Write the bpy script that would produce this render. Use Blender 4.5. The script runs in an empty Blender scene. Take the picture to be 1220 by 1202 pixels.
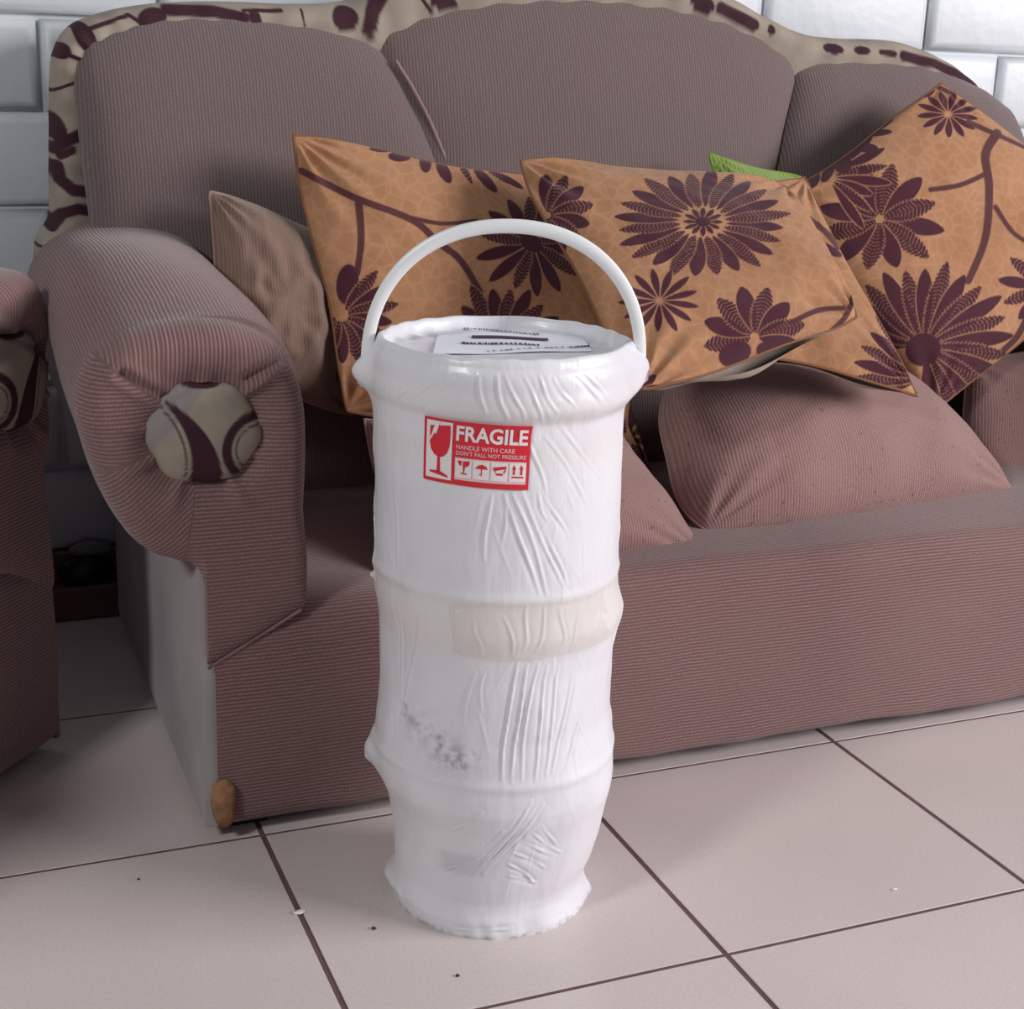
import bpy, math, random
import numpy as np
from mathutils import Vector

# ---------------------------------------------------------------- camera, sky, lights, exposure
W, H = 1220, 1202
F_PX, PITCH, ROLL, YAW = 1758.0, 0.29009, 0.03206, 0.39231
CAM = np.array([-0.33646, -1.55354, 0.88589])
FW = np.array([math.sin(YAW)*math.cos(PITCH), math.cos(YAW)*math.cos(PITCH), -math.sin(PITCH)])
R0 = np.array([math.cos(YAW), -math.sin(YAW), 0.0]); U0 = np.cross(R0, FW)
RT = R0*math.cos(ROLL) + U0*math.sin(ROLL); UP = -R0*math.sin(ROLL) + U0*math.cos(ROLL)
scene = bpy.context.scene
col = scene.collection
cd = bpy.data.cameras.new('camera'); cam = bpy.data.objects.new('camera', cd); col.objects.link(cam)
cd.sensor_fit = 'HORIZONTAL'; cd.sensor_width = 36.0; cd.lens = F_PX/W*36.0
cd.clip_start = 0.02
from mathutils import Matrix
m4 = Matrix(((RT[0], UP[0], -FW[0], CAM[0]), (RT[1], UP[1], -FW[1], CAM[1]), (RT[2], UP[2], -FW[2], CAM[2]), (0, 0, 0, 1)))
cam.matrix_world = m4
scene.camera = cam
world = bpy.data.worlds.new('world'); scene.world = world; world.use_nodes = True
world.node_tree.nodes['Background'].inputs[0].default_value = (0.86, 0.88, 1.0, 1)
world.node_tree.nodes['Background'].inputs[1].default_value = 0.13
def area_light(name, loc, target, sx, sy, power, colour):
    ld = bpy.data.lights.new(name, 'AREA'); ld.shape = 'RECTANGLE'; ld.size = sx; ld.size_y = sy
    ld.energy = power; ld.color = colour
    o = bpy.data.objects.new(name, ld); col.objects.link(o); o.location = loc
    o.rotation_euler = (Vector(target)-Vector(loc)).to_track_quat('-Z', 'Y').to_euler()
    return o
area_light('window_light_right', (4.4, -2.9, 2.15), (0.3, 0, 0.4), 2.8, 1.7, 300, (1.0, 0.975, 0.985))
area_light('window_light_left', (-2.2, -1.55, 2.3), (-0.1, 0.3, 0.4), 0.45, 0.45, 39, (0.95, 1.0, 0.97))
vs = scene.view_settings
vs.view_transform = 'Standard'; vs.look = 'None'; vs.exposure = 0.0; vs.gamma = 1.0; vs.use_curve_mapping = False

# ---------------------------------------------------------------- helpers
def at(px, py, Y):
    """point of the photograph on the upright plane at depth Y"""
    d = FW + RT*(px-W/2)/F_PX - UP*(py-H/2)/F_PX
    return CAM + d*(Y-CAM[1])/d[1]
def atz(px, py, z):
    d = FW + RT*(px-W/2)/F_PX - UP*(py-H/2)/F_PX
    return CAM + d*(z-CAM[2])/d[2]
def lin(c):
    return tuple(((v/255)/12.92 if v/255 <= 0.04045 else ((v/255+0.055)/1.055)**2.4) for v in c) + (1.0,)
def tag(o, label=None, cat=None, group=None, kind=None):
    if label: o['label'] = label
    if cat: o['category'] = cat
    if group: o['group'] = group
    if kind: o['kind'] = kind
    return o
def empty(name, loc=(0, 0, 0), rz=0.0):
    o = bpy.data.objects.new(name, None); o.location = loc; o.rotation_euler[2] = rz
    o.empty_display_size = 0.05; col.objects.link(o); return o
def mesh_obj(name, verts, faces, mat=None, parent=None, smooth=True, uv=None, attr=None, loc=None):
    """faces: (n,4) or (n,3) integer array or list; uv and attr are given per vertex"""
    me = bpy.data.meshes.new(name)
    verts = np.asarray(verts, dtype=np.float64)
    if isinstance(faces, np.ndarray):
        n, k = faces.shape
        me.vertices.add(len(verts)); me.vertices.foreach_set('co', verts.ravel())
        me.loops.add(n*k); me.loops.foreach_set('vertex_index', faces.ravel().astype(np.int32))
        me.polygons.add(n); me.polygons.foreach_set('loop_start', np.arange(0, n*k, k, dtype=np.int32))
        me.polygons.foreach_set('loop_total', np.full(n, k, dtype=np.int32))
    else:
        me.from_pydata([tuple(v) for v in verts], [], faces)
    me.update(calc_edges=True)
    if smooth: me.polygons.foreach_set('use_smooth', np.ones(len(me.polygons), dtype=bool))
    if uv is not None:
        li = np.empty(len(me.loops), dtype=np.int32); me.loops.foreach_get('vertex_index', li)
        l = me.uv_layers.new(name='UVMap'); l.data.foreach_set('uv', np.asarray(uv)[li].ravel())
    if attr is not None:
        a = me.color_attributes.new('pattern', 'FLOAT_COLOR', 'POINT')
        c = np.ones((len(verts), 4)); c[:, :attr.shape[1]] = attr
        a.data.foreach_set('color', c.ravel())
    me.validate()
    if mat: me.materials.append(mat)
    o = bpy.data.objects.new(name, me); col.objects.link(o)
    if parent: o.parent = parent
    if loc is not None: o.location = loc
    return o
def grid_faces(n, m, close_n=False, close_m=False, flip=False):
    i = np.arange(n if close_n else n-1); j = np.arange(m if close_m else m-1)
    I, J = np.meshgrid(i, j, indexing='ij'); I2 = (I+1) % n; J2 = (J+1) % m
    f = np.stack([I*m+J, I2*m+J, I2*m+J2, I*m+J2], -1).reshape(-1, 4)
    return f[:, ::-1].copy() if flip else f
def tube(name, pts, r, mat, parent=None, k=8, closed=False, flat=1.0, up=(0, 0, 1)):
    pts = np.asarray(pts, float); n = len(pts)
    if closed: tg = np.roll(pts, -1, 0)-np.roll(pts, 1, 0)
    else: tg = np.gradient(pts, axis=0)
    tg /= np.linalg.norm(tg, axis=1)[:, None]+1e-12
    a = np.cross(tg, np.asarray(up, float)); a /= np.linalg.norm(a, axis=1)[:, None]+1e-9
    b = np.cross(a, tg)
    th = np.arange(k)*2*math.pi/k
    rr = np.broadcast_to(np.asarray(r, float), (n,))[:, None, None]
    P = pts[:, None, :]+rr*(np.cos(th)[None, :, None]*a[:, None, :]*flat+np.sin(th)[None, :, None]*b[:, None, :])
    V = P.reshape(-1, 3); f = grid_faces(n, k, closed, True)
    if closed: return mesh_obj(name, V, f, mat, parent)
    fl = [list(map(int, q)) for q in f]+[list(range(k))[::-1], [(n-1)*k+i for i in range(k)]]
    return mesh_obj(name, V, fl, mat, parent)
def spline(P, n, closed=False):
    P = np.asarray(P, float); m = len(P); out = []
    seg = m if closed else m-1
    for t in np.linspace(0, seg, n, endpoint=not closed):
        i = min(int(t), seg-1); f = t-i
        g = (lambda k: P[k % m]) if closed else (lambda k: P[min(max(k, 0), m-1)])
        p0, p1, p2, p3 = g(i-1), g(i), g(i+1), g(i+2)
        out.append(0.5*((2*p1)+(-p0+p2)*f+(2*p0-5*p1+4*p2-p3)*f*f+(-p0+3*p1-3*p2+p3)*f**3))
    return np.array(out)
def snoise(x, y, seed, scale, octaves=3):
    """smooth noise of two coordinates, a sum of turned sines, about -1..1"""
    rs = np.random.RandomState(seed); out = 0; amp = 1; tot = 0
    for o in range(octaves):
        for k in range(5):
            a = rs.uniform(0, 2*math.pi); f = scale*rs.uniform(0.6, 1.4)*2**o
            out = out+amp*np.sin(f*(x*math.cos(a)+y*math.sin(a))+rs.uniform(0, 6.28))
            tot += amp*0.5
        amp *= 0.5
    return out/tot
def sstep(a, b, x):
    t = np.clip((x-a)/(b-a), 0, 1); return t*t*(3-2*t)

# ---------------------------------------------------------------- materials
def new_mat(name):
    m = bpy.data.materials.new(name); m.use_nodes = True
    return m, m.node_tree.nodes, m.node_tree.links, m.node_tree.nodes['Principled BSDF']
def mix(N, L, fac, a, b, blend='MIX'):
    n = N.new('ShaderNodeMix'); n.data_type = 'RGBA'; n.blend_type = blend
    for s, v in ((0, fac), (6, a), (7, b)):
        if isinstance(v, (int, float)): n.inputs[s].default_value = v
        elif isinstance(v, tuple): n.inputs[s].default_value = v
        else: L.new(v, n.inputs[s])
    return n.outputs[2]
def noise(N, L, scale, detail=3, vec=None, rough=0.5):
    n = N.new('ShaderNodeTexNoise'); n.inputs['Scale'].default_value = scale
    n.inputs['Detail'].default_value = detail; n.inputs['Roughness'].default_value = rough
    if vec is not None: L.new(vec, n.inputs['Vector'])
    return n.outputs['Fac']
def ramp(N, L, src, a, b, ca=(0, 0, 0, 1), cb=(1, 1, 1, 1)):
    r = N.new('ShaderNodeValToRGB'); r.color_ramp.elements[0].position = a; r.color_ramp.elements[1].position = b
    r.color_ramp.elements[0].color = ca; r.color_ramp.elements[1].color = cb
    L.new(src, r.inputs[0]); return r.outputs[0]
def bump(N, L, h, strength, dist, P, prev=None):
    b = N.new('ShaderNodeBump'); b.inputs['Strength'].default_value = strength; b.inputs['Distance'].default_value = dist
    L.new(h, b.inputs['Height'])
    if prev is not None: L.new(prev, b.inputs['Normal'])
    L.new(b.outputs[0], P.inputs['Normal']); return b.outputs[0]
def coords(N, kind='Object'):
    return N.new('ShaderNodeTexCoord').outputs[kind]
def math_node(N, L, op, a, b=None):
    n = N.new('ShaderNodeMath'); n.operation = op
    for i, v in enumerate((a, b)):
        if v is None: continue
        if isinstance(v, (int, float)): n.inputs[i].default_value = v
        else: L.new(v, n.inputs[i])
    return n.outputs[0]
def rib_fabric(name, c_hi, c_lo, period=0.0046, strength=0.55, mott=0.3, specks=False, sheen=0.25):
    """corduroy-like knit: ribs follow the first UV coordinate, which is in metres"""
    m, N, L, P = new_mat(name)
    uv = coords(N, 'UV'); ob = coords(N)
    sx = N.new('ShaderNodeSeparateXYZ'); L.new(uv, sx.inputs[0])
    wob = noise(N, L, 14, 2, ob)
    u = math_node(N, L, 'ADD', sx.outputs[0], math_node(N, L, 'MULTIPLY', wob, period*0.9))
    w = math_node(N, L, 'SINE', math_node(N, L, 'MULTIPLY', u, 2*math.pi/period))
    w = math_node(N, L, 'ADD', math_node(N, L, 'MULTIPLY', w, 0.5), 0.5)
    mp = N.new('ShaderNodeMapping'); L.new(uv, mp.inputs[0]); mp.inputs['Scale'].default_value = (260, 700, 1)
    fine = noise(N, L, 1.0, 3, mp.outputs[0])
    fr = ramp(N, L, fine, 0.34, 0.66)
    wf = math_node(N, L, 'MULTIPLY', w, math_node(N, L, 'ADD', math_node(N, L, 'MULTIPLY', fr, 0.75), 0.3))
    base = mix(N, L, wf, c_lo, c_hi)
    big = ramp(N, L, noise(N, L, 7, 3, ob), 0.35, 0.7)
    base = mix(N, L, math_node(N, L, 'MULTIPLY', big, mott), base, (c_hi[0]*0.66, c_hi[1]*0.72, c_hi[2]*0.62, 1))
    if specks:
        vo = N.new('ShaderNodeTexNoise'); vo.inputs['Scale'].default_value = 120; vo.inputs['Detail'].default_value = 2; L.new(ob, vo.inputs['Vector'])
        sp = ramp(N, L, vo.outputs['Fac'], 0.66, 0.74)
        base = mix(N, L, math_node(N, L, 'MULTIPLY', sp, 0.5), base, lin((70, 45, 50)))
    L.new(base, P.inputs['Base Color']); P.inputs['Roughness'].default_value = 0.92
    P.inputs['Specular IOR Level'].default_value = 0.15
    P.inputs['Sheen Weight'].default_value = sheen; P.inputs['Sheen Roughness'].default_value = 0.5
    b = bump(N, L, wf, strength, 0.0012, P)
    bump(N, L, noise(N, L, 500, 2, ob), 0.25, 0.0006, P, b)
    return m
def plain(name, c, rough=0.8, spec=0.3, bumpscale=None, bs=0.2, dist=0.001, var=None):
    m, N, L, P = new_mat(name)
    P.inputs['Base Color'].default_value = c; P.inputs['Roughness'].default_value = rough
    P.inputs['Specular IOR Level'].default_value = spec
    if var:
        b = mix(N, L, ramp(N, L, noise(N, L, var[0], 4, coords(N)), 0.3, 0.7), c, var[1]); L.new(b, P.inputs['Base Color'])
    if bumpscale: bump(N, L, noise(N, L, bumpscale, 3, coords(N)), bs, dist, P)
    return m
M = {}
M['sofa'] = rib_fabric('mauve_corduroy', lin((162, 127, 124)), lin((102, 76, 76)), 0.0046, 0.55)
M['sofa_back'] = rib_fabric('mauve_corduroy_back', lin((136, 116, 115)), lin((100, 84, 85)), 0.0046, 0.45, 0.25)
M['knit'] = rib_fabric('pink_brown_knit', lin((170, 133, 130)), lin((132, 100, 98)), 0.0040, 0.35, 0.35, True)
M['knit_dark'] = rib_fabric('khaki_brown_knit', lin((146, 118, 106)), lin((116, 93, 84)), 0.0038, 0.25, 0.4)
M['green'] = rib_fabric('lime_green_cloth', lin((152, 170, 92)), lin((112, 134, 62)), 0.006, 0.5, 0.2)
M['seam'] = plain('seam_cord', lin((150, 122, 120)), 0.9, 0.1, 600, 0.3)
M['lining'] = plain('grey_lining_cloth', lin((178, 170, 172)), 0.95, 0.05, 420, 0.3, 0.0006, (6, lin((160, 152, 154))))
M['dark_foot'] = plain('dark_plastic_foot', lin((40, 26, 28)), 0.6, 0.3)
M['wood'] = plain('bare_wood', lin((172, 130, 98)), 0.8, 0.15, 90, 0.6, 0.003, (60, lin((118, 84, 62))))
M['backing'] = plain('grey_cotton_backing', lin((176, 160, 150)), 0.95, 0.05, 300, 0.3)
M['handle'] = plain('white_handle_plastic', lin((238, 238, 240)), 0.32, 0.5)
M['black_bag'] = plain('black_bag_plastic', lin((20, 15, 20)), 0.35, 0.5, 30, 0.6, 0.01)
M['grey_bag'] = plain('crumpled_clear_plastic', lin((120, 118, 122)), 0.35, 0.5, 40, 0.8, 0.01)
M['chip'] = plain('white_chip', lin((235, 230, 228)), 0.7)
M['crumb'] = plain('brown_crumb', lin((70, 55, 50)), 0.9)
M['red'] = plain('red_print', lin((216, 44, 58)), 0.45, 0.4)
M['sticker_white'] = plain('sticker_white', lin((238, 228, 230)), 0.45, 0.4)
M['sticker_pink'] = plain('sticker_pale_pink', lin((235, 196, 198)), 0.45, 0.4)
M['paper'] = plain('white_paper', lin((236, 236, 246)), 0.7, 0.2)
M['ink'] = plain('printed_ink', lin((84, 66, 84)), 0.8, 0.2)
M['ink_faint'] = plain('faint_printed_ink', lin((150, 140, 156)), 0.8, 0.2)
# wall blocks painted white
m, N, L, P = new_mat('painted_block'); ob = coords(N)
L.new(mix(N, L, ramp(N, L, noise(N, L, 3, 4, ob), 0.3, 0.75), lin((212, 214, 221)), lin((198, 202, 208))), P.inputs['Base Color'])
P.inputs['Roughness'].default_value = 0.42
b = bump(N, L, noise(N, L, 8, 4, ob), 0.35, 0.01, P); bump(N, L, noise(N, L, 60, 2, ob), 0.12, 0.002, P, b)
M['block'] = m
M['mortar'] = plain('painted_mortar', lin((196, 204, 208)), 0.5, 0.3, 20, 0.3, 0.006)
M['skirting'] = plain('red_brown_skirting', lin((120, 84, 80)), 0.5, 0.3, 30, 0.2, 0.002)
M['skirt_paint'] = plain('brown_wall_paint', lin((112, 88, 80)), 0.6, 0.3, 15, 0.3, 0.004)
# glazed floor tile
m, N, L, P = new_mat('cream_glazed_tile'); ob = coords(N)
c = mix(N, L, ramp(N, L, noise(N, L, 2.5, 3, ob), 0.3, 0.7), lin((218, 204, 201)), lin((209, 196, 192)))
sp = ramp(N, L, noise(N, L, 260, 2, ob), 0.42, 0.6)
c = mix(N, L, math_node(N, L, 'MULTIPLY', sp, 0.10), c, lin((150, 138, 135)))
L.new(c, P.inputs['Base Color']); P.inputs['Roughness'].default_value = 0.27; P.inputs['Specular IOR Level'].default_value = 0.45
bump(N, L, noise(N, L, 30, 3, ob), 0.06, 0.002, P)
M['tile'] = m
M['grout'] = plain('brown_grout', lin((118, 92, 90)), 0.95, 0.1, 200, 0.5, 0.001, (20, lin((98, 76, 74))))
# white film over the bucket: wrinkles are geometry; the pattern attribute holds smudges and painted base shade
m, N, L, P = new_mat('white_film'); ob = coords(N)
at_n = N.new('ShaderNodeAttribute'); at_n.attribute_name = 'pattern'
ss = N.new('ShaderNodeSeparateColor'); L.new(at_n.outputs['Color'], ss.inputs[0])
c = mix(N, L, ramp(N, L, noise(N, L, 9, 3, ob), 0.35, 0.7), lin((232, 230, 236)), lin((220, 218, 224)))
dn = math_node(N, L, 'MULTIPLY', ss.outputs[0], ramp(N, L, noise(N, L, 110, 4, ob), 0.4, 0.62))
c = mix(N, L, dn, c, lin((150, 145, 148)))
c = mix(N, L, math_node(N, L, 'MULTIPLY', ss.outputs[1], 0.5), c, lin((196, 192, 200)))
c = mix(N, L, math_node(N, L, 'MULTIPLY', ss.outputs[2], 0.6), c, lin((226, 216, 206)))
L.new(c, P.inputs['Base Color']); P.inputs['Roughness'].default_value = 0.38; P.inputs['Specular IOR Level'].default_value = 0.5
P.inputs['Coat Weight'].default_value = 0.15; P.inputs['Coat Roughness'].default_value = 0.15
mp = N.new('ShaderNodeMapping'); L.new(ob, mp.inputs[0]); mp.inputs['Scale'].default_value = (70, 70, 16)
b = bump(N, L, noise(N, L, 1, 3, mp.outputs[0]), 0.4, 0.003, P)
M['film'] = m
m, N, L, P = new_mat('clear_tape')
P.inputs['Base Color'].default_value = lin((235, 228, 220)); P.inputs['Roughness'].default_value = 0.08
P.inputs['Alpha'].default_value = 0.22
bump(N, L, noise(N, L, 45, 3, coords(N)), 0.5, 0.004, P)
M['tape'] = m
# tan flower velvet; attribute R = maroon pile, G = thin pale outline
def velvet(name, ground, ground2):
    m, N, L, P = new_mat(name); ob = coords(N)
    a = N.new('ShaderNodeAttribute'); a.attribute_name = 'pattern'
    s = N.new('ShaderNodeSeparateColor'); L.new(a.outputs['Color'], s.inputs[0])
    g = mix(N, L, ramp(N, L, noise(N, L, 16, 4, ob), 0.3, 0.7), ground, ground2)
    v = N.new('ShaderNodeTexVoronoi'); v.feature = 'DISTANCE_TO_EDGE'; v.inputs['Scale'].default_value = 48; L.new(ob, v.inputs['Vector'])
    ve = ramp(N, L, v.outputs['Distance'], 0.0, 0.14, (1, 1, 1, 1), (0, 0, 0, 1))
    g = mix(N, L, math_node(N, L, 'MULTIPLY', ve, 0.22), g, lin((204, 160, 124)))
    g = mix(N, L, math_node(N, L, 'MULTIPLY', ramp(N, L, noise(N, L, 5, 3, ob), 0.5, 0.75), 0.35), g, lin((136, 86, 60)))
    c = mix(N, L, s.outputs[0], g, lin((72, 34, 46)))
    L.new(c, P.inputs['Base Color']); P.inputs['Roughness'].default_value = 0.85; P.inputs['Specular IOR Level'].default_value = 0.15
    P.inputs['Sheen Weight'].default_value = 0.12
    b = bump(N, L, s.outputs[0], 0.4, 0.0012, P)
    bump(N, L, noise(N, L, 380, 2, ob), 0.25, 0.0006, P, b)
    return m
M['velvet'] = velvet('tan_flower_velvet', lin((174, 128, 96)), lin((158, 112, 80)))
m, N, L, P = new_mat('beige_patch_cloth'); ob = coords(N)
a = N.new('ShaderNodeAttribute'); a.attribute_name = 'pattern'
s = N.new('ShaderNodeSeparateColor'); L.new(a.outputs['Color'], s.inputs[0])
g = mix(N, L, ramp(N, L, noise(N, L, 20, 3, ob), 0.3, 0.7), lin((164, 152, 138)), lin((144, 132, 122)))
g = mix(N, L, s.outputs[1], g, lin((140, 132, 130)))
L.new(mix(N, L, s.outputs[0], g, lin((64, 38, 46))), P.inputs['Base Color'])
P.inputs['Roughness'].default_value = 0.85; P.inputs['Specular IOR Level'].default_value = 0.15
bump(N, L, noise(N, L, 300, 2, ob), 0.3, 0.0008, P)
M['patch'] = m

# ---------------------------------------------------------------- floor: tiles with sunk joints
T = 0.4
floor = mesh_obj('floor', [(-2.6, -3.2, -0.001), (3.4, -3.2, -0.001), (3.4, 0.86, -0.001), (-2.6, 0.86, -0.001)], [[0, 1, 2, 3]], M['grout'], smooth=False)
tag(floor, kind='structure')
def slab(hx, hy, top, bot, ch):
    v = []
    for z, k in ((bot, 0), (top-ch, 0), (top, ch)):
        v += [(-hx+k, -hy+k, z), (hx-k, -hy+k, z), (hx-k, hy-k, z), (-hx+k, hy-k, z)]
    f = [[8, 9, 10, 11]]
    for a in (0, 4):
        for i in range(4):
            j = (i+1) % 4; f.append([a+i, a+j, a+4+j, a+4+i])
    return v, f
tv, tf = slab(T/2-0.0032, T/2-0.0026, 0.0, -0.008, 0.0005)
tile0 = None
for i in range(-6, 8):
    for j in range(-7, 2):
        ctr = ((i+0.5)*T+0.0, (j+0.5)*T, 0)
        if tile0 is None:
            tile0 = mesh_obj('tile', tv, tf, M['tile'], floor, smooth=False, loc=ctr)
        else:
            o = tile0.copy(); col.objects.link(o); o.location = ctr

# ---------------------------------------------------------------- back wall: painted blocks with sunk joints
WY = 0.815
wall = mesh_obj('wall_back', [(-2.6, WY+0.012, -0.01), (3.4, WY+0.012, -0.01), (3.4, WY+0.012, 1.9), (-2.6, WY+0.012, 1.9),
                              (-2.6, WY+0.15, -0.01), (3.4, WY+0.15, -0.01), (3.4, WY+0.15, 1.9), (-2.6, WY+0.15, 1.9)],
                [[0, 1, 2, 3], [5, 4, 7, 6], [3, 2, 6, 7], [1, 5, 6, 2], [4, 0, 3, 7]], M['mortar'], smooth=False)
tag(wall, kind='structure')
bv = []; bw, bh = 0.35/2-0.003, 0.1375/2-0.003
for (k, y) in ((0.0, 0.012), (0.002, 0.004), (0.007, -0.002), (0.016, -0.004)):
    bv += [(-bw+k, y, -bh+k), (bw-k, y, -bh+k), (bw-k, y, bh-k), (-bw+k, y, bh-k)]
bf = [[12, 13, 14, 15]]
for a in (0, 4, 8):
    for i in range(4):
        j = (i+1) % 4; bf.append([a+i, a+j, a+4+j, a+4+i])
brick0 = None; rnd = random.Random(4)
for r in range(-6, 7):
    zc = 0.931+(r+0.5)*0.1375
    off = 0.044 if r % 2 == 0 else 0.044+0.175
    for i in range(-8, 10):
        xc = off+(i+0.5)*0.35
        if not (-2.4 < xc < 3.3): continue
        l = (xc, WY+rnd.uniform(-0.0015, 0.0015), zc)
        if brick0 is None: brick0 = mesh_obj('brick', bv, bf, M['block'], wall, smooth=True, loc=l)
        else:
            o = brick0.copy(); col.objects.link(o); o.location = l
        (brick0 if r == -6 and i == -6 else o if brick0 is not None and 'o' in globals() else brick0).rotation_euler = (rnd.uniform(-.004, .004), 0, rnd.uniform(-.003, .003))
def box(name, x0, x1, y0, y1, z0, z1, mat, parent=None, ch=0.003):
    hx, hy = (x1-x0)/2, (y1-y0)/2
    v = []
    for z, k in ((z0, ch), (z0+ch, 0), (z1-ch, 0), (z1, ch)):
        v += [(x0+k, y0+k, z), (x1-k, y0+k, z), (x1-k, y1-k, z), (x0+k, y1-k, z)]
    f = [[3, 2, 1, 0], [12, 13, 14, 15]]
    for a in (0, 4, 8):
        for i in range(4):
            j = (i+1) % 4; f.append([a+i, a+j, a+4+j, a+4+i])
    return mesh_obj(name, v, f, mat, parent, smooth=False)
sk = box('baseboard_back', -2.4, 3.3, 0.775, 0.822, 0.0, 0.055, M['skirting']); tag(sk, kind='structure')
sk2 = box('trim_1', -2.4, 3.3, 0.808, 0.83, 0.0555, 0.108, M['skirt_paint']); tag(sk2, kind='structure')

# ---------------------------------------------------------------- upholstery builders
def dedge(P):
    d = np.linalg.norm(np.diff(P, axis=0), axis=1); return np.concatenate([[0], np.cumsum(d)])
def shape_masks(x, z, shapes):
    """shapes in metres: ('e', cx, cz, rx, rz, deg) ellipse or ('s', [(x,z)...], half width) stroke"""
    mk = np.zeros_like(x)
    for s in shapes:
        if s[0] == 'e':
            _, cx, cz, rx, rz, dg = s; a = math.radians(dg)
            dx, dz = x-cx, z-cz
            e = ((dx*math.cos(a)+dz*math.sin(a))/rx)**2+((-dx*math.sin(a)+dz*math.cos(a))/rz)**2
            mk = np.maximum(mk, 1-sstep(0.85, 1.15, e))
        else:
            _, pts, hw = s
            for (ax, az), (bx, bz) in zip(pts[:-1], pts[1:]):
                L2 = (bx-ax)**2+(bz-az)**2+1e-12
                t = np.clip(((x-ax)*(bx-ax)+(z-az)*(bz-az))/L2, 0, 1)
                d = np.hypot(x-ax-t*(bx-ax), z-az-t*(bz-az))
                mk = np.maximum(mk, 1-sstep(hw*0.8, hw*1.2, d))
    return mk
def arm_loop(kind):
    if kind == 'sofa':   # outward is -X
        pts = [(0.0, 0.254), (0.045, 0.280), (0.054, 0.287), (0.056, 0.30), (0.058, 0.38), (0.062, 0.45), (0.060, 0.52), (0.040, 0.575), (0.0, 0.604), (-0.048, 0.614), (-0.095, 0.612),
               (-0.138, 0.600), (-0.170, 0.575), (-0.185, 0.535), (-0.180, 0.485), (-0.163, 0.430), (-0.140, 0.385), (-0.115, 0.362),
               (-0.088, 0.352), (-0.070, 0.345), (-0.061, 0.325), (-0.060, 0.29), (-0.060, 0.235), (-0.058, 0.226), (-0.045, 0.231)]
    else:
        pts = [(0.02, 0.27), (0.068, 0.283), (0.079, 0.288), (0.080, 0.30), (0.080, 0.38), (0.080, 0.45), (0.076, 0.54), (0.048, 0.600), (0.0, 0.628), (-0.040, 0.634), (-0.062, 0.626),
               (-0.074, 0.603), (-0.080, 0.565), (-0.081, 0.525), (-0.079, 0.480), (-0.072, 0.440), (-0.062, 0.410), (-0.050, 0.385),
               (-0.044, 0.36), (-0.044, 0.33), (-0.047, 0.30), (-0.050, 0.235), (-0.049, 0.226), (-0.035, 0.232)]
    return spline(pts, 220, True)
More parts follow.
